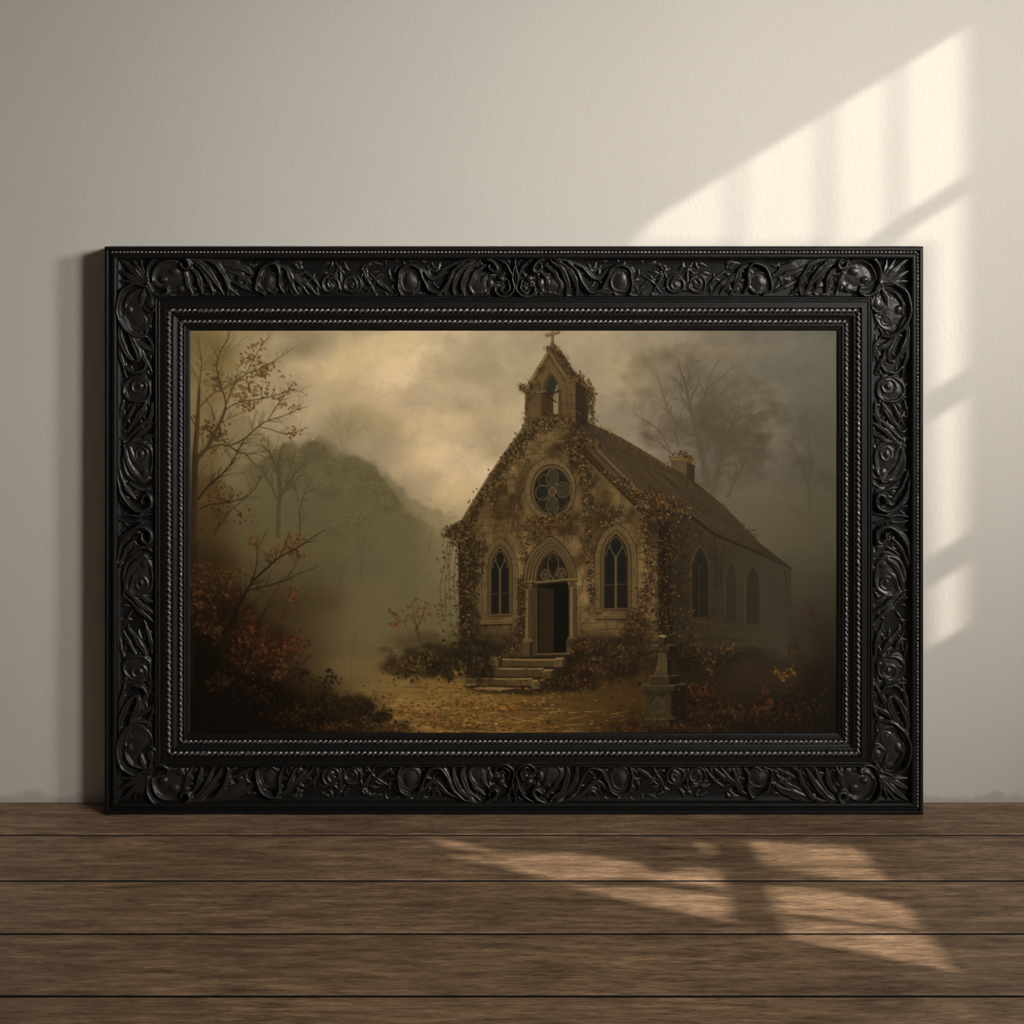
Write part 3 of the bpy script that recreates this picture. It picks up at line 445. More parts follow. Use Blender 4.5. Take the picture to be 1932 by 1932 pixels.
    for k in range(30):
        t = rr.random(); x, y = rp[int(t * .5 * len(rp))]; P.line([(x, y), (x - 12 + rr.normal(0, 6), y + 30)], 1.1, .7, (48,36,20), .4)
    for p in ([(1322,1000),(1330,1080),(1336,1180),(1345,1230)],[(1348,1012),(1352,1100),(1356,1170)],[(1365,1030),(1360,1090),(1368,1200)],[(1480,1076),(1484,1110),(1482,1150)],[(1490,1072),(1490,1120),(1496,1170)]): P.line(p, 2.4, 1, (34,26,15), .55)
    for x, y, n in ((1350,1060,50),(1340,1130,40)): P.puffs(x, y, 14, 50, (38,29,16), .16, n, 3, 8, x)
    # ---- bushes at the foot of the chapel ------------------------------------
    def bush(x, y, rx, ry, n, cols, seed, size=(5, 11), dark=(28,20,10), da=.5):
        rq = np.random.default_rng(seed)
        for k in range(int(n / 5)):
            u, v = rq.normal(0, .48, 2); P.ell(x + u * rx, y + v * ry, rq.uniform(5, 14), rq.uniform(4, 11), dark, da * rq.uniform(.4, 1), .7)
        for k in range(n):
            u, v = rq.normal(0, .5, 2); S = rq.uniform(*size) * .85; c = calm(np.array(cols[rq.integers(0, len(cols))], float) * rq.uniform(.55, 1.15) * (1 - .3 * np.clip(v, -1, 1)), .84)
            (P.maple if rq.random() < .45 else lambda a, b_, c_, d, e, f: P.leaf(a, b_, c_, c_ * .5, d, e, f))(x + u * rx, y + v * ry, S, rq.uniform(-.3, 2), c, rq.uniform(.4, .95))
    P.puffs(810,1225,60,34,(60,49,27),.3,50,8,22,91)
    bush(830,1250,66,30,330,[(80,62,28),(58,48,22),(46,40,20),(104,76,34)],101); bush(890,1235,44,30,260,[(46,40,20),(38,32,15),(66,54,24)],102); bush(775,1255,50,22,200,[(86,64,30),(66,50,24),(108,78,36)],103); bush(900,1262,26,16,120,[(50,38,18),(72,52,22)],104)
    bush(1130,1255,48,28,300,[(92,58,26),(76,54,24),(58,44,20),(112,72,32)],105); bush(1110,1220,32,16,140,[(104,64,30),(78,52,24),(60,46,22)],106); bush(1180,1240,40,34,260,[(70,52,22),(56,42,18),(92,66,28)],107); bush(1080,1290,50,16,170,[(72,46,20),(96,62,26),(50,34,15)],108, (4, 8)); bush(1200,1190,22,34,140,[(84,64,26),(70,52,22)],109)
    bush(1300,1235,36,24,160,[(62,42,20),(46,34,17),(80,52,24)],110); bush(1370,1240,44,18,150,[(74,52,24),(54,42,22),(40,32,18)],111, (4, 9), (32,25,14), .35)
    P.puffs(830,1180,30,40,(92,80,52),.12,30,8,20,92)
    for pts in ([(795,1225),(786,1180),(768,1165)],[(790,1210),(782,1165),(776,1130)],[(784,1190),(800,1150),(806,1140)],[(783,1186),(796,1166),(800,1150)]): P.line(pts, 2.2, .8, (62,48,26), .9)
    P.strew([(778,1120),(780,1150),(800,1145),(770,1165),(760,1160)], 50, 9, (6, 12), [(128,88,44),(112,76,36),(100,72,38)], (.5, .9), 93); P.strew([(740,1160),(745,1180)], 16, 5, (8, 14), [(136,90,40),(118,78,36)], (.6, 1), 94); P.line([(745,1155),(765,1180),(780,1215)], 1.4, 1, (64,50,28), .8)
    P.strew([(830,1150),(840,1170),(815,1190)], 40, 12, (5, 11), [(92,72,40),(78,62,36)], (.3, .7), 95)
    # ---- leaf litter ---------------------------------------------------------
    for k in range(900):
        y = 1282 + 100 * rr.random(); d = (y - 1276) / 108; x = rr.normal(900, 150)
        if x < 680 + 20 * d or x > 1215: continue
        S = rr.uniform(3, 7) + 6 * d * rr.random(); c = np.array([(150,104,44),(122,82,34),(168,124,60),(88,58,24),(60,40,17),(46,31,14)][rr.integers(0, 6)], float) * (1.05 - .0006 * abs(x - 840)) * rr.uniform(.7, 1.15)
        P.leaf(x, y, S, S * .3, rr.normal(0, .25), c, rr.uniform(.45, .95))
    for x, y, w_ in ((800,1345,30),(960,1335,46),(830,1362,40),(890,1368,26),(760,1338,24),(1010,1325,40),(870,1325,40)):
        P.ell(x, y + 3, w_ * .7, 5, (48,34,16), .6, .8)
        for k in range(26): P.leaf(x + rr.normal(0, w_ * .4), y + rr.normal(0, 3), rr.uniform(5, 12), rr.uniform(2, 4), rr.normal(0, .5), np.array((150,104,48)) * rr.uniform(.5, 1.1), .8)
    P.strew([(930,1258),(990,1259),(1030,1278),(960,1278),(900,1298),(970,1296)], 160, (5, 5), (3, 6), [(120,76,34),(88,56,24),(66,42,18)], (.5, .9), 96, (0, .4), 0)
    # ---- monument ------------------------------------------------------------
    mf, ms, mt = (50,42,25), (27,22,13), (96,80,49); bush(1250,1360,70,20,120,[(60,42,19),(44,32,15)],112)
    def slab(x0, x1, y0, y1, xs, top=3, c=mf):
        P.poly([(x0, y0), (xs, y0 + 1), (xs, y1), (x0, y1)], c, 1, .6, .2 * N3 + .1 * N2); P.poly([(xs, y0 + 1), (x1, y0), (x1, y1 - 2), (xs, y1)], ms, 1, .6, .15 * N3)
        P.poly([(x0, y0), (x0 + 5, y0 - top), (x1 - 5, y0 - top), (x1, y0), (xs, y0 + 1)], (66,55,34), 1, .6); P.line([(x0, y0 + .4), (xs, y0 + 1)], 1.2, 1.2, mt, .75, smooth=False); P.line([(x0 + .6, y0), (x0 + .6, y1)], 1.1, 1.1, mt, .5, smooth=False); P.line([(x0, y1), (xs, y1 + .5), (x1, y1 - 1.5)], 1.8, 1.8, (18,14,8), .8, smooth=False)
    slab(1215.6,1292,1304,1358,1266); slab(1206,1276,1356,1371,1262); P.line([(1215,1309),(1266,1310)], 5, 5, (26,20,12), .5, soft=2)
    P.ell(1240.6,1329,14,18,(36,30,18),.9,.06); P.ell(1241.4,1329.6,12.6,16.4,(58,48,30),1,.06); P.ring(1241,1329,14,18,1.1,(92,79,51),.6,0,.3,2.9); P.ell(1242,1331,6,9,(46,38,24),.6,.5)
    slab(1210,1295.6,1292,1304,1272,4); slab(1225,1281,1275,1290,1262,3)
    P.poly([(1235,1274),(1239,1258),(1243,1240),(1243.5,1228),(1258,1228),(1259,1274)], (66,55,35), 1, .6, .16 * N3); P.poly([(1258,1228),(1264.6,1228),(1265,1245),(1267,1274),(1259,1274)], ms); P.line([(1243.4,1229),(1242.6,1242),(1238.6,1260),(1234.6,1273)], 1.3, 1.3, mt, .85)
    P.line([(1248,1232),(1246,1270)], 1, 1, (36,29,17), .6); P.line([(1240,1262),(1256,1250)], 1, 1, (104,90,58), .6)
    slab(1229,1275.4,1217,1229,1262,3); slab(1242,1259,1199,1217,1253,3); P.poly([(1241,1200),(1248,1196.5),(1259,1200),(1252,1203)], (120,103,68)); P.ell(1247,1224,2,2,(96,82,52),.7)
    P.line([(1248,1328),(1256,1316),(1259,1310)], 1, .8, (98,84,50), .7); P.line([(1242,1342),(1252,1338),(1250,1350)], 1, .8, (98,84,50), .6)
    # ---- growth on the right -------------------------------------------------
    P.puffs(1440,1270,70,30,(50,40,24),.2,40,10,24,97)
    redl = [(96,44,22),(76,34,17),(112,54,26),(64,32,16)]; mix_ = [(84,52,24),(66,44,20),(100,64,28),(52,34,16),(42,30,15)]
    bush(1340,1350,60,26,240,mix_ + redl[:1],121); bush(1420,1350,60,26,230,mix_,122); bush(1500,1340,60,34,240,[(66,42,20),(50,33,17),(40,28,15),(78,50,24)],123); bush(1320,1310,34,22,130,mix_ + redl,124, da=.35); bush(1300,1375,70,12,200,[(84,56,24),(66,44,20),(48,33,16)],125); bush(1450,1375,90,12,200,[(40,29,15),(50,34,17),(32,24,14)],126)
    for pts in ([(1328,1350),(1340,1310),(1352,1280),(1362,1240)],[(1320,1330),(1314,1300),(1300,1280)],[(1345,1300),(1370,1280)],[(1330,1330),(1336,1290)],[(1540,1330),(1524,1270),(1508,1240),(1492,1214)],[(1556,1310),(1552,1230),(1540,1180),(1526,1140)],[(1553,1240),(1566,1210)],[(1545,1200),(1525,1190)],[(1556,1280),(1572,1230)],[(1550,1230),(1560,1180)],[(1490,1300),(1480,1275),(1470,1260)],[(1450,1330),(1430,1320),(1416,1310)],[(1434,1300),(1440,1340)],[(1520,1310),(1512,1280),(1500,1250)]):
        P.branch(pts, 1.7, .8, (40,28,17), .85, 2, 16, 1, r=R)
    P.strew([(1490,1208),(1500,1225),(1516,1240)], 30, 6, (6, 11), [(84,50,28),(66,38,22)], (.5, .9), 98); P.strew([(1522,1138),(1530,1160),(1544,1166)], 24, 6, (6, 10), [(80,46,30),(66,40,26)], (.5, .9), 99); P.strew([(1462,1265),(1476,1275),(1500,1258)], 36, 6, (6, 12), [(132,92,34),(112,78,30)], (.5, .95), 130); P.strew([(1355,1222),(1380,1222),(1335,1245),(1345,1270)], 40, 8, (6, 12), [(122,80,34),(98,66,28),(84,62,30)], (.5, .95), 131); P.strew([(1440,1300),(1450,1330)], 24, 6, (6, 11), [(104,68,26),(86,56,24)], (.5, .9), 132)
    for k in range(7): P.maple(1455 + rr.normal(0, 12), 1332 + rr.normal(0, 10), rr.uniform(7, 12), rr.uniform(0, 6), (84,38,20), .5)
    # ---- left foreground -----------------------------------------------------
    for pts in ([(370,700),(400,660),(430,640)],): P.puffs(400,660,44,36,(112,94,56),.2,50,8,20,140)
    P.puffs(400,720,40,50,(104,82,44),.14,40,7,18,141); P.puffs(390,960,36,60,(72,54,26),.2,50,8,22,142)
    P.puffs(400,1080,50,60,(52,38,18),.26,60,9,24,143); P.puffs(400,1160,60,60,(36,25,12),.36,70,10,26,144); P.puffs(470,1230,70,50,(40,26,12),.36,80,10,26,145)
    P.poly([(358,1180),(400,1200),(440,1250),(520,1290),(600,1330),(700,1360),(735,1386),(358,1386)], (20,14,7), .8, 22)
    q1 = lambda *p: [(350 + x / 4.712, 615 + y / 4.712) for x, y in p]; q2 = lambda *p: [(350 + x / 4.712, 1000 + y / 4.712) for x, y in p]
    tl, tm, td = (84,68,40), (66,52,30), (40,29,16)
    P.line(q1((30,3200),(45,2600),(60,2100),(72,1780)), 18, 13.5, (34,25,13), .8, soft=2.5); TRUNK = q1((52,2300),(62,1900),(72,1650),(78,1400),(80,1150))
    P.strew(q1((640,180),(560,290),(480,350)), 50, 9, (5, 10), [(132,98,48),(118,86,40)], (.6, 1), 150); P.strew(q1((660,330),(700,400),(690,450)), 60, 8, (6, 12), [(140,102,50),(122,88,42)], (.6, 1), 151); P.strew(q1((580,360),(520,560),(600,600),(690,590)), 90, 12, (6, 11), [(138,100,48),(120,86,40),(108,78,36)], (.5, .95), 152); P.strew(q1((300,430),(250,500),(380,500)), 110, 10, (5, 10), [(118,86,42),(104,74,36)], (.35, .75), 153)
    P.strew(q1((780,340),(860,430)), 16, 4, (4, 8), [(134,96,46)], (.6, 1), 154); P.strew(q1((810,640),(860,700)), 26, 5, (5, 10), [(136,98,46),(122,86,40)], (.6, 1), 155); P.strew(q1((940,720),(1010,720)), 8, 3, (6, 10), [(140,98,44)], (.7, 1), 156); P.strew(q1((960,500),(950,540)), 10, 4, (5, 9), [(132,96,48)], (.7, 1), 157); P.strew(q1((620,680),(510,700),(560,740)), 40, 6, (5, 11), [(130,92,42),(114,82,38)], (.5, .9), 158); P.strew(q1((940,910),(1010,910),(920,980),(990,970)), 20, 5, (6, 10), [(124,84,40)], (.6, .95), 159); P.strew(q1((680,150),(690,190)), 8, 3, (5, 8), [(134,98,50)], (.7, 1), 160); P.strew(q1((860,600),(900,555),(1040,580)), 14, 5, (5, 9), [(134,98,50)], (.6, .9), 161)
    P.strew(q1((160,880),(250,960),(320,960)), 90, 10, (6, 12), [(92,66,30),(80,56,26)], (.4, .85), 162); P.strew(q1((180,1500),(280,1480),(360,1520)), 90, 13, (6, 12), [(104,72,32),(86,58,26)], (.35, .8), 163); P.strew(q1((240,1100),(320,1090)), 40, 9, (5, 10), [(96,70,34)], (.3, .7), 164); P.strew(q1((180,1700),(300,1660),(520,1680)), 60, 12, (6, 11), [(90,60,28),(74,50,24)], (.4, .8), 165); P.strew(q1((400,560),(460,600)), 50, 9, (5, 9), [(122,92,48)], (.3, .6), 166); P.strew(q1((700,1010),(740,1020)), 10, 4, (5, 9), [(104,80,42)], (.5, .8), 167)
    for pts, w0, w1, c, a, n in ((q1((70,1900),(78,1600),(80,1300),(85,1100),(100,900),(112,700),(120,540)),15,6,tm,.96,0),(q1((118,560),(130,430),(142,320),(122,180),(110,60)),5,1.5,tl,.9,6),(q1((85,1260),(110,1170),(200,1070),(262,940),(325,810),(355,720)),10,5,tm,.96,0),(q1((355,730),(348,640),(305,510),(278,390),(276,320),(312,215),(375,110),(382,30)),4.4,1.8,tm,.95,8),
        (q1((345,750),(465,680),(700,640),(830,605),(910,575),(960,570),(1050,588)),3.4,1,tm,.92,7),(q1((465,680),(560,525),(640,400)),2.4,.9,tm,.9,5),(q1((355,700),(430,525),(530,430),(690,362),(830,280),(960,195)),3.6,1,tm,.94,8),(q1((530,430),(600,300),(690,150),(742,98)),2.2,.9,tm,.92,4),(q1((122,720),(240,600),(350,548),(450,490),(530,432)),5,2.4,tl,.9,4),
        (q1((205,1085),(320,1050),(380,1062),(520,1000),(650,888),(730,840),(860,800),(1000,740),(1085,712)),5.4,1,tm,.95,9),(q1((730,838),(800,720),(900,590),(972,488)),2.4,.9,tm,.92,5),(q1((650,890),(760,920),(870,955),(980,940),(1085,898)),2.4,.9,tm,.9,5),(q1((870,955),(940,1010),(985,1040)),1.4,.8,(96,66,36),.9,1),(q1((380,1062),(460,1110),(540,1145),(625,1240),(715,1260)),4,1,tm,.92,7),(q1((540,1140),(620,1135),(760,1180),(900,1205)),1.8,.7,tm,.8,4),(q1((540,1140),(700,1110),(830,1100)),1.6,.7,tm,.8,4),
        (q1((110,1540),(200,1420),(300,1335),(400,1225),(460,1112),(520,1008)),5,2,td,.9,6),(q1((120,1630),(200,1590),(400,1562),(520,1520),(600,1462),(650,1380),(672,1330)),3.4,1,td,.9,6),(q1((240,1838),(400,1640),(540,1520)),2.6,1.2,td,.9,3),(q1((260,1860),(290,1780),(300,1600),(320,1480)),1.6,.8,td,.8,3),(q1((300,1340),(420,1310),(520,1310),(570,1410)),1.8,.8,tm,.85,3),(q1((210,1410),(230,1250),(260,1130)),1.8,.8,tm,.8,4),(q1((120,1340),(160,1260),(190,1190)),1.8,.8,tm,.8,3),(q1((40,800),(68,850),(90,900)),4,3,tm,.9,0),
        (q1((40,330),(90,450),(110,530)),2.6,1.6,tl,.85,3),(q1((110,280),(60,220),(40,205)),1.6,1,tl,.8,1),(q1((240,940),(240,780),(180,640)),2.6,1,tm,.85,4),(q1((280,880),(240,760),(170,620)),2,1,tm,.8,3),(q1((320,860),(440,790),(560,745)),2,.8,tm,.85,4),(q1((110,1170),(150,1060),(160,920),(230,780)),2.6,1,tm,.85,4),(q1((590,920),(600,850),(625,770)),1.6,.8,tm,.9,3),(q1((650,880),(665,830),(675,780)),1.4,.7,tm,.9,2),(q1((590,910),(570,850),(565,800)),1.2,.7,tm,.9,1),(q1((300,370),(360,250),(460,160),(560,80)),1.6,.7,tl,.75,5),(q1((500,1000),(580,1000),(640,990)),1.6,.7,tm,.85,3),(q1((140,310),(180,200),(190,120)),1.4,.7,tl,.75,3)):
        P.branch(pts, w0 * (.72 if w0 < 9 else 1), w1 * .85, c, a, n * 2, 24, 2, .7, R)
    P.line(TRUNK, 14, 9, (44,33,18), .6, soft=3)
    P.line(q1((58,1900),(62,1500),(70,1200),(86,940)), 4, 2, (36,27,15), .6, soft=2)
    # shrubs and saplings below
    lo = [(126,74,30),(104,58,24),(140,88,36),(84,46,20),(70,38,17)]; ol = [(80,60,26),(66,50,22),(96,72,30)]
    P.strew(q2((80,390),(240,380),(360,390),(480,380)), 110, 11, (6, 13), ol + lo[:2], (.45, .9), 170); P.strew(q2((60,520),(120,540),(300,470),(420,470)), 130, 14, (6, 13), lo + ol, (.4, .85), 171); P.strew(q2((330,600),(380,640),(560,560)), 70, 14, (6, 11), lo[1:], (.3, .7), 172); P.strew(q2((100,690),(180,690),(60,640)), 60, 12, (6, 13), lo, (.4, .8), 173)
    P.strew(q2((900,80),(1000,110),(800,190),(980,200),(700,230)), 90, 7, (7, 13), [(110,72,32),(96,62,28),(126,82,36)], (.55, .95), 174); P.strew(q2((610,100),(600,130)), 14, 5, (7, 12), lo[1:3], (.6, .9), 175); P.strew(q2((890,530),(960,560),(990,620)), 34, 7, (7, 12), [(132,84,32),(114,72,28)], (.6, .95), 176); P.strew(q2((520,760),(600,790),(550,880)), 60, 11, (6, 12), lo[1:4], (.4, .85), 177); P.strew(q2((850,760),(900,730)), 8, 4, (7, 11), [(100,56,26)], (.6, .9), 178)
    P.strew(q2((160,850),(220,890),(330,920)), 80, 13, (7, 14), lo + ol, (.45, .9), 179); P.strew(q2((480,930),(560,910),(640,1000),(560,1060)), 170, 16, (6, 13), lo, (.4, .85), 180); P.strew(q2((760,920),(700,960)), 26, 7, (8, 14), [(96,58,28),(80,46,22)], (.6, .9), 181); P.strew(q2((860,1010),(960,990),(1010,1000),(930,1080)), 140, 12, (6, 12), [(122,64,28),(100,50,22),(86,44,20),(132,78,32)], (.4, .8), 182); P.strew(q2((700,1060),(800,1100),(860,1150)), 150, 14, (6, 12), lo[1:] , (.4, .85), 183); P.strew(q2((460,1110),(560,1180),(700,1180)), 110, 16, (6, 12), lo[1:] + ol[:1], (.35, .8), 184)
    P.strew(q2((400,1290),(330,1320),(260,1370),(450,1330)), 80, 10, (8, 15), [(66,50,24),(54,40,20),(80,58,26)], (.5, .9), 185); P.strew(q2((860,1240),(800,1280),(860,1290)), 30, 7, (8, 14), [(116,76,30),(94,62,26)], (.6, .95), 186)
    for pts, w0, w1, n in ((q2((290,1500),(310,1350),(325,1100),(350,900),(420,800),(480,650),(540,542),(620,430),(740,320),(830,242),(1000,150),(1100,82),(1235,-5)),10,1.3,8),(q2((540,542),(700,500),(850,455),(1000,390),(1210,308)),3.4,.9,8),(q2((600,440),(632,290),(640,180),(725,-10)),2.6,.9,3),(q2((345,890),(332,700),(300,500),(262,350),(250,230)),4,.9,4),(q2((400,1540),(500,1300),(560,1100),(640,850),(720,680),(830,490)),3.4,.9,7),(q2((450,740),(560,690),(690,570)),2,.8,3),(q2((830,240),(880,130),(925,0)),1.8,.8,1),(q2((740,320),(790,190)),1.6,.8,1),(q2((920,400),(975,300),(985,260)),1.5,.7,2),(q2((440,790),(560,740),(640,700)),1.6,.7,2),(q2((640,860),(720,700),(860,610)),1.5,.7,2),(q2((340,1020),(460,920),(560,800)),2,.8,3),(q2((460,1480),(640,1360),(800,1160)),3,1,3),(q2((860,1400),(960,1260),(1100,1130),(1140,1080)),2,.8,3),(q2((600,1440),(760,1300)),2,.8,2),(q2((800,920),(880,860)),1.4,.7,1),(q2((1200,1560),(1260,1420),(1300,1260)),1.8,.8,2),(q2((1230,1540),(1170,1360),(1140,1310)),1.6,.8,2),(q2((1640,1600),(1700,1440)),1.6,.8,1),(q2((1740,1600),(1800,1500)),1.4,.7,1),(q2((480,600),(455,600),(440,560)),1.6,.7,1),(q2((500,590),(480,480),(500,400)),1.4,.7,1)):
        P.branch(pts, w0 * .75, w1 * .85, (32,23,12), .92, n * 2, 20, 1, .7, R)
    P.strew(q2((1000,1210),(1030,1260),(960,1330)), 34, 7, (7, 13), [(60,40,18),(46,31,15)], (.6, .95), 187); P.strew(q2((1290,1270),(1310,1320),(1260,1390),(1190,1390),(1150,1320)), 60, 8, (6, 12), [(56,46,22),(44,36,17)], (.6, .95), 188)
    bush(615,1325,44,20,170,[(56,44,19),(44,34,15),(72,54,22)],190, da=.6); bush(680,1335,30,18,130,[(50,40,18),(40,31,14),(66,50,21)],191, da=.6); bush(720,1352,22,12,60,[(52,40,17),(40,30,13)],192); bush(560,1345,60,20,150,[(70,46,18),(52,34,15),(90,58,22)],193, da=.6); bush(480,1310,60,30,150,[(56,36,16),(44,28,13),(74,46,20)],194, (5, 11), (18,12,6)); bush(640,1372,60,10,130,[(100,62,24),(76,48,20),(56,36,16)],195); bush(430,1360,60,20,110,[(38,27,13),(48,32,15),(30,22,12)],196, (5, 11), (15,11,6)); bush(740,1375,40,8,90,[(112,72,28),(84,54,22)],197)
    for k in range(150):
        x = rr.uniform(560, 740); y = rr.uniform(1320, 1372); t = rr.normal(-1.57, .35); P.line([(x, y), (x + np.cos(t) * 14, y + np.sin(t) * 14)], 1.1, .6, (34,25,11), .6)
    for k in range(90):
        x = rr.uniform(1170, 1240); y = rr.uniform(1340, 1386); t = rr.normal(-1.57, .45); P.line([(x, y), (x + np.cos(t) * 16, y + np.sin(t) * 16)], 1.1, .6, (40,28,12), .6)
    for k in range(420):
        x = rr.uniform(362, 1575); y = rr.uniform(1200, 1384)
        if 700 < x < 1200 and y < 1330: continue
        P.leaf(x, y, rr.uniform(2.5, 6), 1.6, rr.normal(0, .5), np.array((120,80,36)) * rr.uniform(.5, 1.2), rr.uniform(.2, .6))
    bush(1180,1376,40,12,110,[(74,46,20),(56,34,16),(96,60,26)],198)
    f = np.clip((660 - P.xx) / 140, 0, 1) * np.clip((P.yy - 1040) / 120, 0, 1); P.a *= 1 - f[..., None] * np.array((.22, .26, .28))
    P.a *= 1 - (.1 * np.clip((P.xx - 1150) / 400, 0, 1))[..., None]  # colours darkened towards the right to offset the stronger light there
    for c in range(3): P.a[..., c] += .25 * (blur(P.a[..., c], 1.2) - P.a[..., c])
    g = fbm(PH, PW, 3, 2, 30) * .022 + NS * .01 + N2 * .015 + fbm(PH, PW, 22, 4, 33) * .03
    P.a *= (1 + g)[..., None]
    return np.clip(P.a, 3, 255)
import bpy, bmesh, math
from mathutils import Vector
from mathutils.geometry import tessellate_polygon

scene = bpy.context.scene; COL = scene.collection
# ---- measured layout: back wall at Y = 0, floor at Z = 0, eye level 1.034 m, 2.2 m from the wall
F = 2300.0; EYE = 1.034; DIST = 2.2; HOR = 433; CX = 966
DF = DIST * 1081 / 1107                       # distance of the frame's front plane
K = DF / F                                    # metres per unit on the frame (the carving is laid out in these units)
fx = lambda x: (x - CX) * K
fz = lambda y: EYE - (y - HOR) * K

def link(name, me, mat=None, parent=None):
    o = bpy.data.objects.new(name, me); COL.objects.link(o)
    if mat: me.materials.append(mat)
    if parent: o.parent = parent
    return o
def mesh_from(name, verts, faces, smooth=True):
    me = bpy.data.meshes.new(name); me.from_pydata(verts, [], faces); me.update()
    me.polygons.foreach_set('use_smooth', [smooth] * len(me.polygons)); return me
def grid_mesh(name, co, quads, smooth=True):
    """fast mesh from numpy arrays: co (n,3), quads (m,4)"""
    me = bpy.data.meshes.new(name); n, m = len(co), len(quads)
    me.vertices.add(n); me.vertices.foreach_set('co', np.ascontiguousarray(co, np.float32).ravel())
    me.loops.add(m * 4); me.loops.foreach_set('vertex_index', np.ascontiguousarray(quads, np.int32).ravel())
    me.polygons.add(m); me.polygons.foreach_set('loop_start', np.arange(0, m * 4, 4, dtype=np.int32))
    me.update(calc_edges=True); me.polygons.foreach_set('use_smooth', np.full(m, smooth)); me.validate(); return me

# ---- materials -----------------------------------------------------------------
def mat(name):
    m = bpy.data.materials.new(name); m.use_nodes = True; nt = m.node_tree; b = nt.nodes['Principled BSDF']
    return m, nt, b, (lambda t, **k: node(nt, t, **k))
def node(nt, t, **k):
    n = nt.nodes.new(t)
    for a, v in k.items():
        if a.startswith('i_'): n.inputs[a[2:].replace('_', ' ')].default_value = v
        else: setattr(n, a, v)
    return n
def ramp(nt, src, stops):
    r = nt.nodes.new('ShaderNodeValToRGB'); e = r.color_ramp.elements
    while len(e) < len(stops): e.new(.5)
    for q, (p, c) in zip(e, stops): q.position = p; q.color = (*c, 1)
    nt.links.new(src, r.inputs[0]); return r
def s2l(c): return tuple((v / 255 / 12.92) if v / 255 <= .04045 else ((v / 255 + .055) / 1.055) ** 2.4 for v in c)
def mapped(nt, scale, coord='Object'):
    tc = node(nt, 'ShaderNodeTexCoord'); mp = node(nt, 'ShaderNodeMapping'); mp.inputs['Scale'].default_value = scale
    nt.links.new(tc.outputs[coord], mp.inputs[0]); return mp

# plaster wall
WALL, nt, b, N = mat('plaster')
b.inputs['Roughness'].default_value = .92
mp = mapped(nt, (1, 1, 1)); n1 = N('ShaderNodeTexNoise', i_Scale=1.6, i_Detail=4.0); n2 = N('ShaderNodeTexNoise', i_Scale=70.0, i_Detail=6.0, i_Roughness=.62); n3 = N('ShaderNodeTexNoise', i_Scale=16.0, i_Detail=3.0)
for q in (n1, n3): nt.links.new(mp.outputs[0], q.inputs[0])
mp2 = mapped(nt, (1.6, 1, .8)); mp2.inputs['Rotation'].default_value = (0, .5, 0); nt.links.new(mp2.outputs[0], n2.inputs[0])
r = ramp(nt, n1.outputs['Fac'], [(.3, WALL_A), (.7, WALL_B)]); nt.links.new(r.outputs[0], b.inputs['Base Color'])
# scuffed, dusty line where the plaster meets the boards
sx = N('ShaderNodeSeparateXYZ'); nt.links.new(mp.outputs[0], sx.inputs[0]); n4 = N('ShaderNodeTexNoise', i_Scale=26.0, i_Detail=5.0); nt.links.new(mp.outputs[0], n4.inputs[0])
ma = N('ShaderNodeMath', operation='MULTIPLY_ADD'); nt.links.new(n4.outputs['Fac'], ma.inputs[0]); ma.inputs[1].default_value = -.05; nt.links.new(sx.outputs['Z'], ma.inputs[2])
mr = N('ShaderNodeMapRange'); mr.inputs['From Min'].default_value = -.018; mr.inputs['From Max'].default_value = -.004; mr.inputs['To Min'].default_value = .3; mr.inputs['To Max'].default_value = 0; nt.links.new(ma.outputs[0], mr.inputs[0])
mx = N('ShaderNodeMix', data_type='RGBA'); nt.links.new(mr.outputs[0], mx.inputs[0]); nt.links.new(r.outputs[0], mx.inputs[6]); mx.inputs[7].default_value = (*s2l((92, 82, 66)), 1); nt.links.new(mx.outputs[2], b.inputs['Base Color'])
bm1 = N('ShaderNodeBump', i_Strength=.3, i_Distance=.0012); nt.links.new(n2.outputs['Fac'], bm1.inputs['Height'])
bm2 = N('ShaderNodeBump', i_Strength=.12, i_Distance=.003); nt.links.new(n3.outputs['Fac'], bm2.inputs['Height']); nt.links.new(bm1.outputs[0], bm2.inputs['Normal']); nt.links.new(bm2.outputs[0], b.inputs['Normal'])

# dark floor boards: grain runs along X, every board its own tone
WOOD, nt, b, N = mat('dark_boards')
tc = N('ShaderNodeTexCoord'); at = N('ShaderNodeAttribute', attribute_name='board')
off = N('ShaderNodeVectorMath', operation='MULTIPLY_ADD'); nt.links.new(at.outputs['Color'], off.inputs[0]); off.inputs[1].default_value = (7, 3, 5); nt.links.new(tc.outputs['Object'], off.inputs[2])
def grain(sc, **k):
    m_ = N('ShaderNodeMapping'); m_.inputs['Scale'].default_value = sc; nt.links.new(off.outputs[0], m_.inputs[0]); g = N('ShaderNodeTexNoise', **k); nt.links.new(m_.outputs[0], g.inputs[0]); return g
g1 = grain((11, 80, 80), i_Scale=1.0, i_Detail=9.0, i_Roughness=.72); g2 = grain((45, 520, 520), i_Scale=1.0, i_Detail=4.0, i_Roughness=.7); g3 = grain((2.6, 9, 9), i_Scale=1.0, i_Detail=4.0); g4 = grain((34, 300, 300), i_Scale=1.0, i_Detail=3.0)
r1 = ramp(nt, g1.outputs['Fac'], [(.3, s2l(FLOOR_D)), (.5, s2l(FLOOR_M)), (.7, s2l(FLOOR_L))])
r2 = ramp(nt, g2.outputs['Fac'], [(.36, (.5, .47, .44)), (.5, (.95, .95, .95)), (.68, (1.25, 1.22, 1.17))]); m1 = N('ShaderNodeMix', data_type='RGBA', blend_type='MULTIPLY'); m1.inputs[0].default_value = .8; nt.links.new(r1.outputs[0], m1.inputs[6]); nt.links.new(r2.outputs[0], m1.inputs[7])
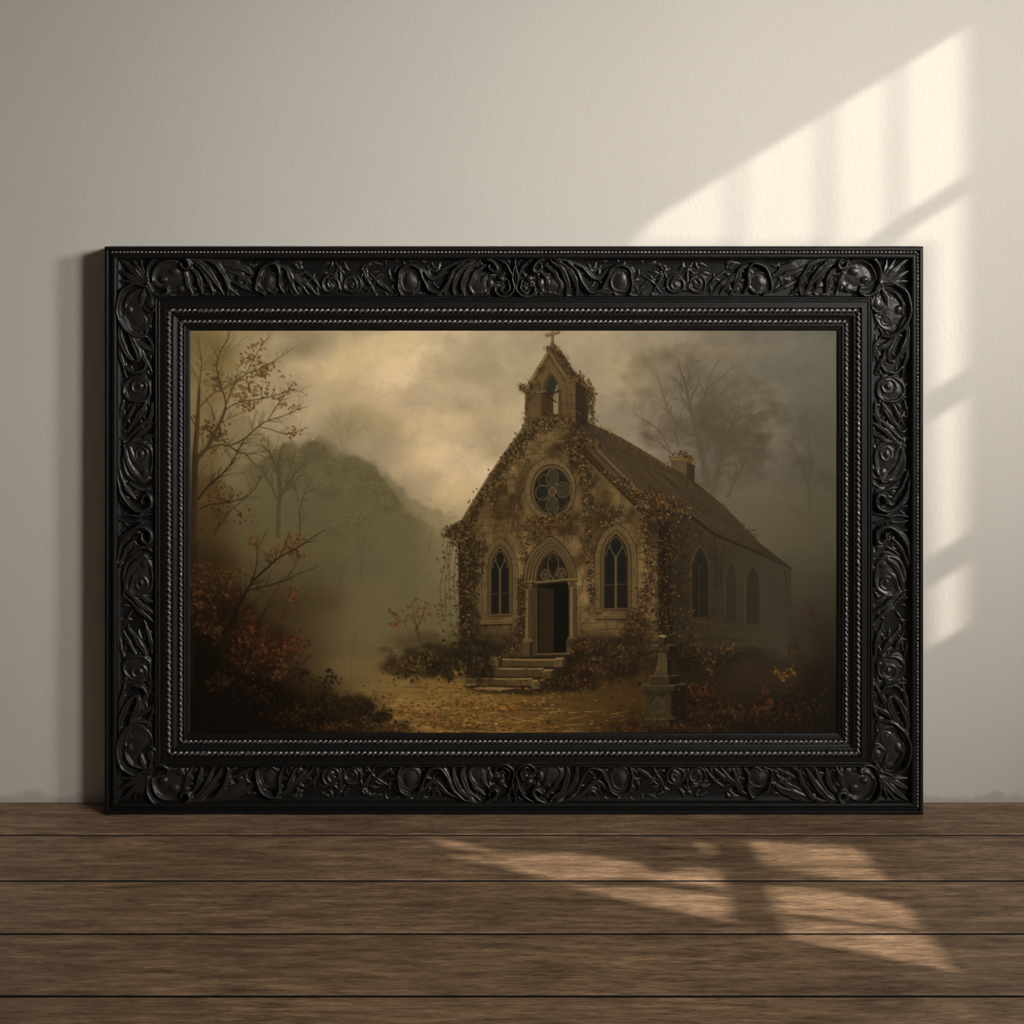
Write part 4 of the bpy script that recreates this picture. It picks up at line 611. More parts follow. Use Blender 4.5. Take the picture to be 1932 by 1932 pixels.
r3 = ramp(nt, g3.outputs['Fac'], [(.3, (.82, .79, .76)), (.68, (1.15, 1.1, 1.04))]); m2 = N('ShaderNodeMix', data_type='RGBA', blend_type='MULTIPLY'); m2.inputs[0].default_value = .9; nt.links.new(m1.outputs[2], m2.inputs[6]); nt.links.new(r3.outputs[0], m2.inputs[7])
r4 = ramp(nt, g4.outputs['Fac'], [(.3, (.45, .4, .36)), (.38, (1, 1, 1))]); m3 = N('ShaderNodeMix', data_type='RGBA', blend_type='MULTIPLY'); m3.inputs[0].default_value = .7; nt.links.new(m2.outputs[2], m3.inputs[6]); nt.links.new(r4.outputs[0], m3.inputs[7])
nt.links.new(m3.outputs[2], b.inputs['Base Color']); b.inputs['Specular IOR Level'].default_value = .35
rr_ = ramp(nt, g1.outputs['Fac'], [(.3, (.62,) * 3), (.7, (.46,) * 3)]); nt.links.new(rr_.outputs[0], b.inputs['Roughness'])
bp = N('ShaderNodeBump', i_Strength=.25, i_Distance=.0008); nt.links.new(g2.outputs['Fac'], bp.inputs['Height']); nt.links.new(bp.outputs[0], b.inputs['Normal'])
GAP, nt, b, N = mat('gap_shadow_board'); b.inputs['Base Color'].default_value = (.006, .004, .003, 1); b.inputs['Roughness'].default_value = .9

def blackwood(name, base, rough, bump, grain_axis=(90, 14, 90), spec=.5):
    m, nt, b, N = mat(name); mp = mapped(nt, (60, 60, 60)); n = N('ShaderNodeTexNoise', i_Scale=1.0, i_Detail=6.0, i_Roughness=.6); nt.links.new(mp.outputs[0], n.inputs[0])
    r = ramp(nt, n.outputs['Fac'], [(.3, tuple(v * .6 for v in base)), (.62, base), (.8, tuple(v * 1.9 for v in base))]); nt.links.new(r.outputs[0], b.inputs['Base Color'])
    q = ramp(nt, n.outputs['Fac'], [(.3, (rough + .1,) * 3), (.7, (rough - .08,) * 3)]); nt.links.new(q.outputs[0], b.inputs['Roughness']); b.inputs['Specular IOR Level'].default_value = spec
    m2 = mapped(nt, grain_axis); w = N('ShaderNodeTexNoise', i_Scale=4.0, i_Detail=4.0); nt.links.new(m2.outputs[0], w.inputs[0]); bp = N('ShaderNodeBump', i_Strength=bump, i_Distance=.0006); nt.links.new(w.outputs['Fac'], bp.inputs['Height']); nt.links.new(bp.outputs[0], b.inputs['Normal']); return m
BLACK = blackwood('black_wood', (.0065, .006, .0056), .46, .25, spec=.36)
CARVE = blackwood('carved_black_wood', (.0165, .0152, .014), .42, .15, spec=.6)
WORN = blackwood('rubbed_black_gilding', (.085, .077, .068), .27, .15, spec=1.0)
BEAD = blackwood('rubbed_lit_bead_edge', (.11, .095, .08), .3, .15, spec=.9)  # rubbed beads, base also lightened for light caught beside the sunlit wall
BOARD, nt, b, N = mat('backing_board'); b.inputs['Base Color'].default_value = (.05, .035, .022, 1); b.inputs['Roughness'].default_value = .8
PAINT, nt, b, N = mat('oil_paint'); at = N('ShaderNodeAttribute', attribute_name='pigment'); nt.links.new(at.outputs['Color'], b.inputs['Base Color']); b.inputs['Roughness'].default_value = .62; b.inputs['Specular IOR Level'].default_value = .12
mp = mapped(nt, (900, 900, 900)); n = N('ShaderNodeTexNoise', i_Scale=1.0, i_Detail=2.0); nt.links.new(mp.outputs[0], n.inputs[0]); bp = N('ShaderNodeBump', i_Strength=.12, i_Distance=.0002); nt.links.new(n.outputs['Fac'], bp.inputs['Height']); nt.links.new(bp.outputs[0], b.inputs['Normal'])

# ---- room shell -------------------------------------------------------------------
def box(name, x0, x1, y0, y1, z0, z1, m, kind='structure'):
    v = [(x, y, z) for x in (x0, x1) for y in (y0, y1) for z in (z0, z1)]
    o = link(name, mesh_from(name, v, [(0, 1, 3, 2), (4, 6, 7, 5), (0, 4, 5, 1), (2, 3, 7, 6), (0, 2, 6, 4), (1, 5, 7, 3)], False), m)
    if kind: o['kind'] = kind
    return o
XW = 3.4
box('wall_back', -3.4, XW + .012, 0, .1, -.02, 4.4, WALL)
# boards: one floor, every board a bevelled strip with an open joint to the next
bm = bmesh.new(); lay = bm.loops.layers.float_color.new('board'); rs = np.random.default_rng(3)
edges = [.0] + [-.1175 - .1457 * k for k in range(0, 24)]; J, BV, DP = .0028, .0016, .03
for y1, y0 in zip(edges[:-1], edges[1:]):
    a, c_ = y0 + J, (y1 - J if y1 < 0 else y1 + .05)
    prof = [(a, -DP), (a, -BV), (a + BV * .35, -BV * .35), (a + BV, 0), (c_ - BV, 0), (c_ - BV * .35, -BV * .35), (c_, -BV), (c_, -DP)]
    vs = [[bm.verts.new((x, p, z)) for p, z in prof] for x in (-3.4, XW)]
    tone = (*rs.random(3), 1)
    for i in range(len(prof) - 1):
        f = bm.faces.new((vs[0][i], vs[1][i], vs[1][i + 1], vs[0][i + 1]))
        f.material_index = 1 if i in (0, len(prof) - 2) else 0
        for l in f.loops: l[lay] = tone
bm.normal_update(); me = bpy.data.meshes.new('floor'); bm.to_mesh(me); bm.free()
floor = link('floor', me, WOOD); floor['kind'] = 'structure'; me.materials.append(GAP)
bmf = bmesh.new(); bmf.from_mesh(me)
q = [bmf.verts.new(p) for p in ((-3.4, .05, -DP), (-3.4, -3.6, -DP), (XW, -3.6, -DP), (XW, .05, -DP))]; f = bmf.faces.new(q); f.material_index = 1; bmf.to_mesh(me); bmf.free()

# unseen right wall, openings cut to shape the sun patches and spare the painting
SUN = Vector((-1.0, SUN_Y, SUN_Z))
def wall_pt(x, y): return ((x - CX) * DIST / F, 0.0, EYE - (y - HOR) * DIST / F)
def floor_pt(x, y): d = F * EYE / (y - HOR); return ((x - CX) * d / F, -DIST + d, 0.0)
def to_gobo(p): t = XW - p[0]; return (p[1] - SUN.y * t, p[2] - SUN.z * t)        # (Y, Z) on the plane X = XW
panes = [[to_gobo(wall_pt(*p)) for p in poly] for poly in WALL_PANES] + [[to_gobo(floor_pt(*p)) for p in poly] for poly in FLOOR_PANES]
outer = [(.012, -.02), (-3.5, -.02), (-3.5, 4.4), (.012, 4.4)]
def plate(loops, x0, x1):
    V, Fc = [], []
    flat = [p for l in loops for p in l]; n = len(flat)
    tris = tessellate_polygon([[Vector((p[0], p[1], 0)) for p in l] for l in loops])
    for x in (x0, x1): V += [(x, p[0], p[1]) for p in flat]
    Fc += [tuple(t) for t in tris] + [tuple(n + i for i in reversed(t)) for t in tris]; k = 0
    for l in loops:
        for i in range(len(l)): j = (i + 1) % len(l); Fc.append((k + i, k + j, n + k + j, n + k + i))
        k += len(l)
    return V, Fc
V, Fc = plate([outer] + panes, XW, XW + .006)
link('sun_gobo_wall', mesh_from('sun_gobo_wall', V, Fc, False), WALL)['kind'] = 'structure'

# ---- the framed painting --------------------------------------------------------------
root = bpy.data.objects.new('framed_painting', None); COL.objects.link(root); root.location = (fx(969.5), -.027, 0)
root['label'] = 'large painting of a misty chapel in a carved black frame, standing against the wall'; root['category'] = 'painting'
bpy.context.view_layer.update()
def part(name, me, m, parent=root, loc=None, label=None):
    """a part: its mesh is given in room coordinates and re-centred on its own middle"""
    co = np.empty(len(me.vertices) * 3, np.float32); me.vertices.foreach_get('co', co); co = co.reshape(-1, 3); c = (co.min(0) + co.max(0)) / 2
    me.vertices.foreach_set('co', (co - c).ravel()); me.update(); o = link(name, me, m, parent); o.location = Vector(c.tolist()) - world_loc(parent)
    if label: o['label'] = label
    return o
def world_loc(o):
    v = Vector(o.location)
    while o.parent: o = o.parent; v += o.location
    return v
XL, XR, ZT, ZB = fx(195), fx(1744), fz(465), 0.0008
U = dict(L=.1486, R=.1497, T=.1500, B=.1390); REF = 160.0
corners_out = dict(TL=(XL, ZT), TR=(XR, ZT), BR=(XR, ZB), BL=(XL, ZB))
def corner(n, u):           # u in frame units 0..160 from the outer edge
    s = u / REF; x, z = corners_out[n]
    return (x + (U['L'] * s if n[1] == 'L' else -U['R'] * s), z + (-U['T'] * s if n[0] == 'T' else U['B'] * s))
# moulding profile: (distance from the outer edge, height towards the viewer) in frame units
PROF = [(1, 1), (0, 2), (0, 48), (.6, 50.5), (2, 52), (4, 53), (6.5, 53.2), (7.6, 52.4), (8, 50), (8, 48.6), (14, 48.6), (14.2, 50.6), (15, 51.6), (17, 52.2), (20, 52), (22, 51), (23, 49.4), (23.6, 46), (26, 43), (30, 41), (36, 40), (90, 40), (94, 41.4), (95.4, 44), (95.8, 47.6), (96.6, 49), (98, 49.4), (99.2, 48.6), (99.6, 47.2), (101, 48.4), (103, 48.6), (104.4, 47.8), (105, 47), (110, 47.2), (114, 48.2), (115.6, 48.2), (116.4, 47), (117, 44), (126, 43.6), (127, 45), (129.4, 45.4), (131, 44.6), (133, 42), (136, 40.4), (138, 40), (139, 39.6), (147, 39.4), (148, 41), (150, 41.4), (151.4, 40.6), (152, 39.4), (156, 38.6), (159, 37.6), (160, 36.2), (160, 30), (150, 20), (40, 4), (1, 1)]
RAILS = dict(top=('TL', 'TR'), right=('TR', 'BR'), bottom=('BR', 'BL'), left=('BL', 'TL')); rails = {}
for side, (a, c_) in RAILS.items():
    V = []; n = len(PROF); segs = 24
    for i in range(segs + 1):
        t = i / segs
        for u, h in PROF:
            p, q = corner(a, u), corner(c_, u); V.append((p[0] + (q[0] - p[0]) * t, -h * K, p[1] + (q[1] - p[1]) * t))
    Fc = [(i * n + j, i * n + j + 1, (i + 1) * n + j + 1, (i + 1) * n + j) for i in range(segs) for j in range(n - 1)]
    Fc += [tuple(range(n - 1, -1, -1))[1:], tuple(segs * n + k for k in range(n - 1))]
    me = mesh_from('frame_rail', V, Fc); me.set_sharp_from_angle(angle=math.radians(38)); rails[side] = part('frame_rail', me, BLACK)

# rope and bead mouldings, one run per rail
def run(side, u, zc, r, pitch, slant, amp, name, m, squash=1.0, jitter=.25, seed=0):
    a, c_ = RAILS[side]; p = np.array(corner(a, u)); q = np.array(corner(c_, u)); L = np.linalg.norm(q - p) / K; d = (q - p) / np.linalg.norm(q - p); nrm = np.array((-d[1], d[0]))
    ns = int(L / pitch * 7); s = np.linspace(0, L, ns); th = np.linspace(-.35, math.pi + .35, 11); rg = np.random.default_rng(seed + len(side))
    ph = s / pitch * 2 * math.pi + np.interp(s, np.linspace(0, L, 60), rg.normal(0, jitter, 60)) * 2
    am = amp * np.interp(s, np.linspace(0, L, 150), np.clip(rg.normal(1, .28, 150), .4, 1.6))
    rad = r * (1 - am[:, None] * (.5 + .5 * np.cos(ph[:, None] + slant * (th[None] - math.pi / 2))) ** 1.6)
    off = rad * np.cos(th)[None]; hh = zc + rad * np.sin(th)[None] * squash
    co = np.empty((ns, len(th), 3)); co[..., 0] = p[0] + d[0] * s[:, None] * K + nrm[0] * off * K; co[..., 2] = p[1] + d[1] * s[:, None] * K + nrm[1] * off * K; co[..., 1] = -hh * K
    i = np.arange(ns - 1)[:, None] * len(th) + np.arange(len(th) - 1)[None]; Q = np.stack([i, i + 1, i + 1 + len(th), i + len(th)], -1).reshape(-1, 4)
    return part(name, grid_mesh(name, co.reshape(-1, 3), Q), m, rails[side])
for k, side in enumerate(RAILS):
    run(side, 121.5, 44.4, 4.8, 10.5, 1.1, .62, 'rope_moulding', WORN, 1.0, .35, 10 + k).__setitem__('label', 'outer rope moulding with rubbed highlights')
    run(side, 143.0, 39.8, 4.2, 9.5, 1.3, .62, 'rope_moulding', WORN, 1.0, .35, 30 + k).__setitem__('label', 'inner rope moulding next to the canvas')
    if side in ('top', 'right'): run(side, 11.0, 48.6, 3.0, 7.0, .4, .6, 'beaded_edge', BEAD, 1.1, .5, 50 + k)

# ---- carving: relief cut as height fields, laid out in frame units ---------------------
def relief(els, seed=0, blur_=.95):
    xs = [p[0] for e in els for p in e['p']]; ys = [p[1] for e in els for p in e['p']]; mg = 2 + max(max(e['r']) for e in els)
    x0, x1, y0, y1 = int(min(xs) - mg), int(max(xs) + mg) + 1, int(min(ys) - mg), int(max(ys) + mg) + 1
    x0, y0 = max(x0, BAND[0]), max(y0, BAND[1]); x1, y1 = min(x1, BAND[2]), min(y1, BAND[3])
    nx, ny = int((x1 - x0) / RES) + 1, int((y1 - y0) / RES) + 1; X, Y = np.meshgrid(x0 + np.arange(nx) * RES, y0 + np.arange(ny) * RES); H = np.full(X.shape, -1.2)
    rw = np.random.default_rng(seed + 70); X_, Y_ = X, Y; X = X + (up_noise(ny, nx, 13, rw) - .5) * 3.4 + (up_noise(ny, nx, 5, rw) - .5) * .8; Y = Y + (up_noise(ny, nx, 13, rw) - .5) * 3.4 + (up_noise(ny, nx, 5, rw) - .5) * .8
    def top(A, B, k=1.1): m = np.maximum(A, B); return m + np.where(np.minimum(A, B) > -.5, k * np.exp(-np.abs(A - B) / (k * .8)) * .35, 0)
    for e in els:
        if e['t'] == 'c':                                       # cup: raised rim, bulging middle
            (cx, cy), (rx, ry) = e['p'][0], e['r']; qd = np.hypot((X - cx) / rx, (Y - cy) / ry); h = e['H'] * np.exp(-((qd - .86) / .12) ** 2) + np.where(qd < .9, e['b'] * (1 - (qd / .9) ** 2), -3 * np.clip(qd - .9, 0, 1))
            h = np.where(qd > 1.25, -1.2, h); H = top(H, h); continue
        if e['t'] == 'k':                                       # knob
            (cx, cy), (rx, ry) = e['p'][0], e['r']; qd = ((X - cx) / rx) ** 2 + ((Y - cy) / ry) ** 2; H = top(H, np.where(qd < 1, e['H'] * .62 * np.clip(1 - qd, 0, 1) ** .7 + e['b'], -1.2)); continue
        P_ = catmull(e['p'], 7); n = len(P_) - 1; R3 = [q * (1.35 if e['t'] == 'l' else 1.15) for q in e['r']]; best = np.full(X.shape, 9e9); sd = np.zeros(X.shape); tt = np.zeros(X.shape)
        for i in range(n):
            (ax, ay), (bx, by) = P_[i], P_[i + 1]; dx, dy = bx - ax, by - ay; LL = dx * dx + dy * dy + 1e-9; t = np.clip(((X - ax) * dx + (Y - ay) * dy) / LL, 0, 1); ex, ey = X - ax - t * dx, Y - ay - t * dy; d2 = ex * ex + ey * ey
            w = d2 < best; best = np.where(w, d2, best); sd = np.where(w, np.sign(dx * ey - dy * ex) * np.sqrt(d2), sd); tt = np.where(w, (i + t) / n, tt)
        d = np.sqrt(best); r = np.interp(tt, np.linspace(0, 1, len(R3)), R3); k = d / r; Hh = np.interp(tt, np.linspace(0, 1, len(e['h'])), e['h'])
        prof = np.sqrt(np.clip(1 - k * k, 0, 1))
        if e['t'] == 'l': prof = prof * (1 + .10 * np.cos(sd / r * 9.5)) - .34 * np.exp(-(sd / (r * .2)) ** 2) * np.clip(prof, 0, 1) + .12 * np.sign(sd) * k * prof
        H = top(H, np.where(k < 1, Hh * prof, -1.2))
    rg = np.random.default_rng(seed); nz = sum(up_noise(ny, nx, c_, rg) * a_ for c_, a_ in ((9, .9), (4, .7))) - .8; H = H + np.where(H > .6, nz * .55, 0)
    H = np.where(H > 0, H * 1.22, H); H = blur(H, blur_ / RES * .8); keep = H > -.55
    ci = keep[:-1, :-1] | keep[1:, :-1] | keep[:-1, 1:] | keep[1:, 1:]; idx = np.arange(nx * ny).reshape(ny, nx); Q = np.stack([idx[:-1, :-1], idx[1:, :-1], idx[1:, 1:], idx[:-1, 1:]], -1)[ci]
    used = np.unique(Q); rem = np.zeros(nx * ny, int); rem[used] = np.arange(len(used)); return X_.ravel()[used], Y_.ravel()[used], H.ravel()[used], rem[Q]
RES = 1.15; BAND = (212, 484, 1600, 1600)
def L_(p, r=(2, 5, 2), h=(5, 9, 4)): return dict(t='l', p=p, r=r, h=h)
def S_(p, r=(2.5, 4, 2.5), h=(8, 11, 8)): return dict(t='s', p=p, r=r, h=h)
def C_(x, y, rx, ry, H=5, b=3.5): return dict(t='c', p=[(x, y)], r=(rx, ry), H=H, b=b)
def K_(x, y, rx, ry=None, H=7, b=2): return dict(t='k', p=[(x, y)], r=(rx, ry or rx), H=H, b=b)
CORNER = [L_([(275,535),(250,512),(217,485)],(2,6,1.5),(7,9,4)),L_([(274,532),(258,508),(243,487)],(2,4.5,1.2),(7,8,4)),L_([(275,530),(266,508),(262,487)],(2,4,1.2),(7,8,3)),L_([(272,535),(240,522),(216,510)],(2,5,1.2),(7,8,4)),L_([(271,537),(245,534),(217,530)],(2,4,1.2),(6,7,3)),L_([(276,535),(284,548),(291,560)],(2,3.5,1.2),(7,8,4)),L_([(272,540),(268,552),(266,566)],(2,3,1.2),(6,7,3)),K_(275,535,5,5,8,3)]
SCROLL = [C_(318,521,37,33,3.5,4),S_([(279,531),(276,512),(283,493),(300,483),(325,481),(345,485),(355,496),(352,507),(342,505),(338,496)],(2.5,4.6,5,3.2),(8,12,12,9)),S_([(285,531),(286,513),(296,499),(312,491),(330,492)],(1.6,2.6,1.6),(6,9,5)),K_(305,528,8,7,7,3),K_(325,512,10,8,5,3),S_([(277,540),(285,553),(300,559),(314,553),(312,544),(304,545)],(2.4,3.8,2.4),(7,10,7)),K_(337,545,7,8,5,2),K_(350,530,6,10,5,2),
    L_([(350,484),(372,493),(392,512),(406,535),(418,557)],(3,6,2),(9,10,5)),L_([(362,494),(381,510),(392,532),(398,552)],(3,5,2),(8,9,4)),L_([(355,502),(369,517),(376,537),(378,556)],(3,5,1.6),(7,9,4)),L_([(365,485),(400,494),(422,520),(428,542),(424,557)],(2.5,4.4,2),(8,10,6)),L_([(420,528),(432,545),(446,557)],(2,3.6,1.4),(6,7,3)),L_([(345,516),(352,536),(360,556)],(2.5,4.4,1.6),(6,8,3)),L_([(378,487),(420,494),(458,507),(478,524)],(4,8,2.5),(5,6,3)),L_([(400,500),(440,512),(470,535)],(3,6,2),(4,5,2)),K_(443,500,5,4,4,2),L_([(430,530),(455,540),(476,552)],(2,4,1.5),(3,5,2))]
BULB = [C_(505,533,24,23,3,4.5),S_([(496,557),(482,548),(482,530),(488,514),(498,503),(510,498),(521,501),(527,514),(525,528),(526,540),(534,552)],(2.4,3.4,3.6,3,2),(7,9,10,9,6)),K_(504,530,8,9,4,3),L_([(521,500),(538,508),(546,524),(552,542),(560,556)],(2.5,4.6,1.6),(7,8,4)),L_([(540,512),(560,530),(580,556)],(2.5,4,1.5),(5,7,3)),L_([(556,518),(576,536),(596,556)],(2,4,1.4),(4,6,3)),L_([(572,514),(592,530),(606,548)],(2,3,1.2),(3,4.5,2)),S_([(500,545),(512,552),(522,546)],(1.8,2.6,1.8),(5,7,5))]
ROSES = [C_(621,536,19,19,5,2.5),C_(663,536,20,19,5,2.5),S_([(640,548),(634,530),(622,526),(615,535),(620,544),(627,540)],(1.6,2.4,1.6),(4,6,4)),S_([(645,548),(650,530),(664,525),(672,536),(666,546),(658,541)],(1.6,2.4,1.6),(4,6,4)),K_(621,538,4,4,3,2),K_(664,537,4,4,3,2),L_([(640,512),(641,525),(642,545)],(1.5,2.5,1.5),(3,5,3)),L_([(684,510),(694,530),(706,555)],(1.6,3,1.2),(3,5,2)),L_([(696,516),(716,536),(740,553)],(1.6,3,1.2),(3,4.5,2)),L_([(692,552),(708,530),(736,515)],(1.4,2.4,1.2),(2.5,4,2)),L_([(716,528),(728,540),(742,545)],(1.2,2.2,1),(2.5,4,2))]
CENTRE = [C_(772,531,21,26,3,5),S_([(757,557),(750,540),(751,520),(760,505),(776,500),(789,508),(798,526),(806,545),(819,553),(834,548),(846,530),(858,509),(875,494),(897,488)],(2.4,3.6,3.4,3.6,3,3),(7,9,9,9,9,9)),K_(770,528,9,11,4,3),L_([(783,502),(800,511),(814,524),(828,520),(850,500),(890,488)],(2.5,4.6,3),(6,7,8)),S_([(890,488),(912,486),(929,492),(937,505),(931,513),(922,507),(924,499)],(3,4.6,3),(9,12,9)),S_([(936,487),(955,499),(966,519),(970,541)],(2,3,2),(7,9,8)),S_([(971,500),(968,526),(969,546),(961,557),(946,560),(935,553),(934,544)],(2.4,3.6,2.4),(8,11,8)),K_(945,526,8,8,8,3),S_([(959,528),(961,546),(951,553),(944,547)],(1.6,2.4,1.6),(7,9,6)),C_(902,538,27,21,2.5,5),L_([(905,493),(883,511),(872,535),(874,557)],(2.5,5,2),(9,9,5)),L_([(896,490),(868,513),(856,540),(858,556)],(2.5,5,2),(9,9,5)),L_([(916,500),(897,516),(886,540),(891,557)],(2.5,4.4,2),(7,8,4)),L_([(878,492),(856,512),(843,540),(838,557)],(2.5,4.4,1.6),(7,8,3)),L_([(925,512),(912,530),(908,556)],(2,4,1.6),(6,7,3)),K_(925,535,7,9,5,2)]
SPINE = [S_([(972,487),(973,512),(971,532)],(1.4,2,1.4),(7,9,7)),L_([(972,530),(972,545),(972,560)],(1.6,3.4,1.6),(6,7,4))]
VCORNER = [C_(256,588,34,44,3,4),S_([(273,540),(250,535),(231,546),(221,570),(220,592),(227,612),(241,629),(257,637),(272,636)],(2.5,4.4,4.6,3),(8,11,11,6)),S_([(263,546),(246,553),(235,571),(233,594)],(1.6,2.6,1.6),(6,8,5)),K_(281,572,9,12,8,3),S_([(288,560),(291,580),(280,589),(268,580)],(2,3.2,2),(7,10,7)),L_([(273,537),(281,551),(285,566)],(2,4.2,2),(7,9,6)),L_([(274,541),(266,560),(262,577)],(2,4,1.6),(6,8,4)),K_(240,585,7,9,5,3),C_(263,606,11,11,4,3),
    L_([(222,604),(226,640),(238,668),(250,685)],(3,5.6,2.4),(8,9,6)),L_([(229,602),(246,640),(257,664),(258,680),(250,685)],(3,5.4,2.4),(8,10,7)),L_([(241,630),(262,650),(278,660),(289,668)],(2.4,4.6,1.6),(7,8,4)),L_([(221,620),(223,660),(229,690),(234,714)],(2,4.4,1.6),(6,7,4)),L_([(276,638),(285,655),(288,684)],(2,3.6,1.4),(5,7,3)),L_([(262,655),(270,680),(284,704)],(2.4,4.4,1.6),(6,7,4)),S_([(234,694),(250,706),(267,697),(274,681)],(2.4,4,2.4),(6,8,5))]
VROSE = [C_(254,737,31,28,4,3),C_(258,730,16,14,5,3),K_(259,730,5,5,4,3),S_([(232,745),(245,757),(266,758),(278,746)],(2,3.4,2),(5,7,4)),L_([(272,762),(258,786),(240,812)],(3,5.5,2),(5,7,4)),L_([(285,764),(282,790),(270,818)],(3,4.6,1.6),(5,7,3)),L_([(250,764),(240,784),(228,806)],(2.4,4,1.6),(4,6,2)),L_([(228,758),(224,775),(221,796)],(2,3,1.4),(4,5,2))]
VMEDAL = [C_(257,872,33,44,4.5,4),C_(263,858,14,15,5,3),K_(263,858,5,6,4,3),L_([(230,842),(240,880),(260,902),(282,905)],(2.4,4.2,2),(6,8,4)),L_([(236,836),(248,868),(262,884)],(2,3.6,1.4),(5,7,3)),L_([(289,800),(264,818),(236,842)],(2.4,4.6,2.4),(5,8,6)),L_([(289,784),(262,806),(232,832)],(2.2,4,2),(5,7,4)),L_([(289,822),(272,828),(256,838)],(2,3.6,2),(4,7,5)),K_(270,895,7,8,4,3),S_([(258,905),(266,912),(276,905)],(1.6,2.6,1.6),(5,7,5))]
VVOLUTE = [S_([(219,896),(224,928),(240,953),(260,967),(279,961),(285,945),(276,934),(265,941),(264,953)],(2.4,4.6,4.4,2.8),(7,11,11,8)),L_([(218,912),(226,942),(245,960),(262,972)],(2,4,2),(6,8,5)),L_([(222,888),(236,925),(254,945)],(2,4,1.6),(6,8,5)),S_([(221,976),(244,974),(262,977),(286,973)],(2,3,2),(5,7,4)),L_([(240,912),(258,925),(274,926)],(1.8,3,1.4),(5,6,3))]
def tendrils(x0, x1, y0, y1, n, seed):
    """shallow curling leaflets that fill the ground between the large scrolls"""
    rg = np.random.default_rng(seed); out = []
    for k in range(n):
        x, y, t, tw = rg.uniform(x0, x1), rg.uniform(y0, y1), rg.uniform(0, 6.28), rg.choice((-1, 1)) * rg.uniform(.15, .5); p = [(x, y)]
        for j in range(5): t += tw; x += math.cos(t) * 4.2; y += math.sin(t) * 4.2; p.append((min(max(x, x0), x1), min(max(y, y0), y1)))
        out.append((L_ if k % 3 else S_)(p, (1.4, 3.0, 1.4), (2.0, 3.4, 1.4)))
    return out
HGROUND = tendrils(300, 962, 492, 557, 190, 5); VGROUND = tendrils(222, 288, 560, 976, 130, 6)
BX = {}
def ornament(name, els, side, horiz, mir_x=None, mir_y=None, seed=0, label=None):
    """cut once, then mirrored copies of the same relief"""
    global BAND; BAND = (220, 488, 1000, 562) if horiz == 'h' else (217, 484, 292, 984) if horiz == 'v' else (212, 482, 296, 570)
    key = id(els)
    if key not in BX: BX[key] = relief(els, seed)
    X, Y, H, Q = BX[key]; flip = (mir_x is not None) ^ (mir_y is not None)
    if mir_x is not None: X = mir_x - X
    if mir_y is not None: Y = mir_y - Y
    co = np.stack([(X - CX) * K, -(40 + H) * K, EYE - (Y - HOR) * K], -1); me = grid_mesh(name, co, Q[:, ::-1] if flip else Q)
    return part(name, me, CARVE, rails[side] if side else root, None, label)
for sx, mx in (('left', None), ('right', 1939)):
    for sy, my in (('top', None), ('bottom', 2005)):
        ornament('foliage_ground', HGROUND, sy, 'h', mx, my, 11); ornament('foliage_ground', VGROUND, sx, 'v', mx, 1962 if my else None, 12)
        ornament('corner_leaf', CORNER, None, 'c', mx, my, 1); ornament('acanthus_scroll', SCROLL, sy, 'h', mx, my, 2); ornament('leaf_bulb', BULB, sy, 'h', mx, my, 3); ornament('double_rosette', ROSES, sy, 'h', mx, my, 4)
        ornament('centre_scroll', CENTRE, sy, 'h', 1944 if mx else None, my, 5)
        mv = 2001 if my else None; ornament('acanthus_scroll', VCORNER, sx, 'v', mx, mv, 6); ornament('rosette', VROSE, sx, 'v', mx, mv, 7); mc = 1962 if my else None
        ornament('medallion', VMEDAL, sx, 'v', mx, mc, 8); ornament('volute', VVOLUTE, sx, 'v', mx, mc, 9)
for sy, my in (('top', None), ('bottom', 2005)): ornament('centre_spine', SPINE, sy, 'h', None, my, 10)

# ---- canvas ---------------------------------------------------------------------------
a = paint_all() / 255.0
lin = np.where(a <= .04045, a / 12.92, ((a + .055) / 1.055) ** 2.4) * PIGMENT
B_ = 7; lin = np.pad(lin, ((B_, B_), (B_, B_), (0, 0)), mode='edge'); hh, ww = lin.shape[:2]; zc = 36.0; KC = (DIST - zc * K) / F
gx = (np.arange(ww) - B_ + X0 + .5 - CX) * KC; gz = EYE - (np.arange(hh) - B_ + Y0 + .5 - HOR) * KC; GX, GZ = np.meshgrid(gx, gz)
co = np.stack([GX, np.full_like(GX, -zc * K), GZ], -1).reshape(-1, 3); idx = np.arange(hh * ww).reshape(hh, ww); Q = np.stack([idx[:-1, :-1], idx[1:, :-1], idx[1:, 1:], idx[:-1, 1:]], -1).reshape(-1, 4)
nfront = len(co); x0_, x1_, z0_, z1_ = gx[0], gx[-1], gz[-1], gz[0]; yb = -20 * K
rim = np.array([(x0_, yb, z1_), (x1_, yb, z1_), (x1_, yb, z0_), (x0_, yb, z0_)]); cn = [idx[0, 0], idx[0, -1], idx[-1, -1], idx[-1, 0]]; ex = [nfront + k for k in range(4)]
Q = np.vstack([Q, [(ex[0], ex[1], ex[2], ex[3])] + [(cn[i], cn[(i + 1) % 4], ex[(i + 1) % 4], ex[i]) for i in range(4)]]); me = grid_mesh('canvas', np.vstack([co, rim]), Q, False)
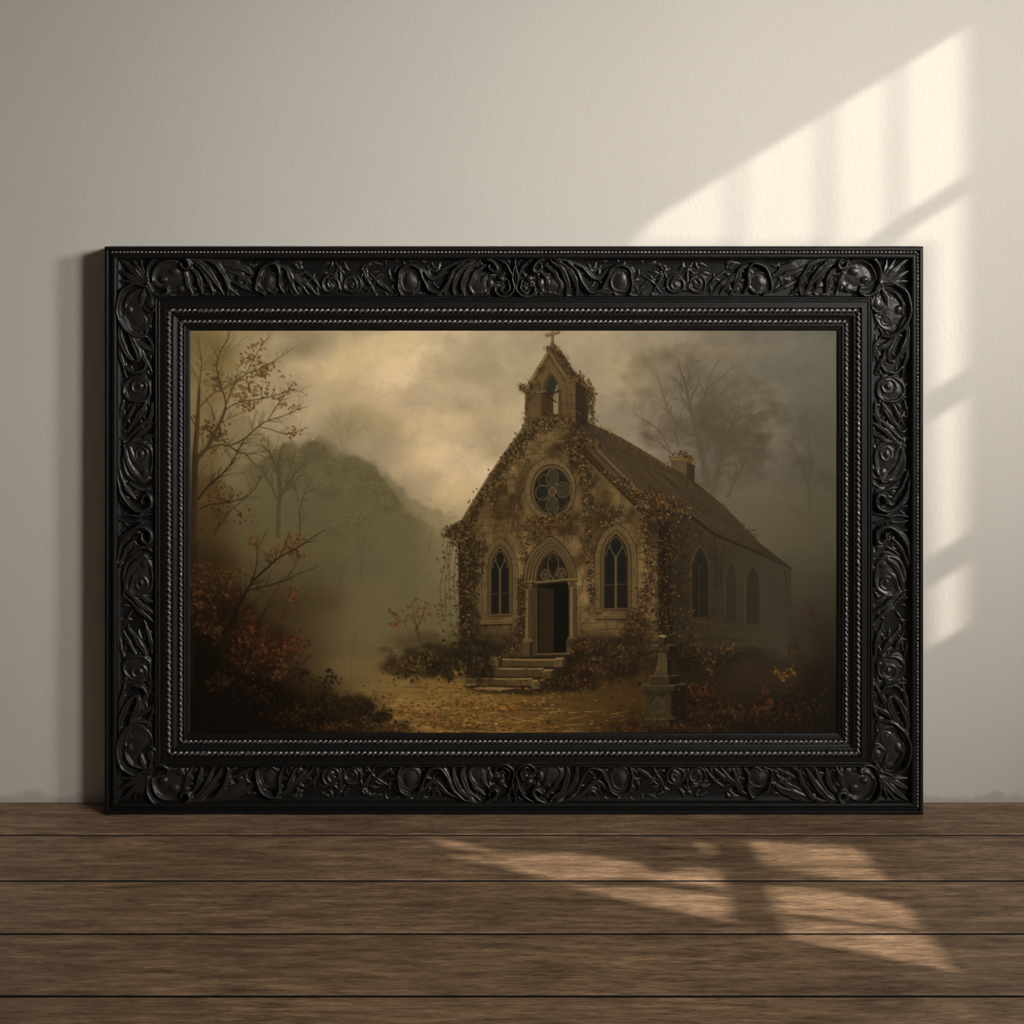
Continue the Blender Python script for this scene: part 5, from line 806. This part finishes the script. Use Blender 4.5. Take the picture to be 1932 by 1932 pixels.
rgba = np.ones((nfront + 4, 4), np.float32); rgba[:nfront, :3] = lin.reshape(-1, 3); rgba[nfront:, :3] = .4
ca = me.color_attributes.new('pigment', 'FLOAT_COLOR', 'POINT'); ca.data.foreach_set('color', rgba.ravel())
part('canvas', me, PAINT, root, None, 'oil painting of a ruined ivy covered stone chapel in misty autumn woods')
V = [(x, y, z) for x in (XL + .03, XR - .03) for y in (-.0015, -.004) for z in (ZB + .03, ZT - .03)]
part('backing_board', mesh_from('backing_board', V, [(0, 1, 3, 2), (4, 6, 7, 5), (0, 4, 5, 1), (2, 3, 7, 6), (0, 2, 6, 4), (1, 5, 7, 3)], False), BOARD)

# ---- light and camera -------------------------------------------------------------------
def area(name, loc, target, sx, sy, power, col, spread):
    l = bpy.data.lights.new(name, 'AREA'); l.spread = math.radians(spread); l.shape = 'RECTANGLE'; l.size, l.size_y, l.energy, l.color = sx, sy, power, col
    o = bpy.data.objects.new(name, l); COL.objects.link(o); o.location = loc; o.rotation_euler = (Vector(target) - Vector(loc)).to_track_quat('-Z', 'Y').to_euler(); return o
for A_ in AREAS: area(*A_)
l = bpy.data.lights.new('sun', 'SUN'); l.energy = SUN_E; l.angle = SUN_A; l.color = SUN_C; o = bpy.data.objects.new('sun', l); COL.objects.link(o); o.location = (4, -2, 4); o.rotation_euler = SUN.to_track_quat('-Z', 'Y').to_euler()
w = bpy.data.worlds.new('World'); scene.world = w; w.use_nodes = True; bg = w.node_tree.nodes['Background']; bg.inputs[0].default_value = (*WORLD_C, 1); bg.inputs[1].default_value = WORLD_E
cam = bpy.data.cameras.new('camera'); cam.sensor_width = 36; cam.lens = F / 1932 * 36; cam.shift_y = -(966 - HOR) / 1932; cam.clip_start = .05
co_ = bpy.data.objects.new('camera', cam); COL.objects.link(co_); co_.location = (0, -DIST, EYE); co_.rotation_euler = (math.pi / 2, 0, 0); scene.camera = co_
vs = scene.view_settings; vs.view_transform = 'Standard'; vs.look = 'None'; vs.gamma = 1; vs.use_curve_mapping = False; vs.exposure = EXPOSURE
scene.display_settings.display_device = 'sRGB'
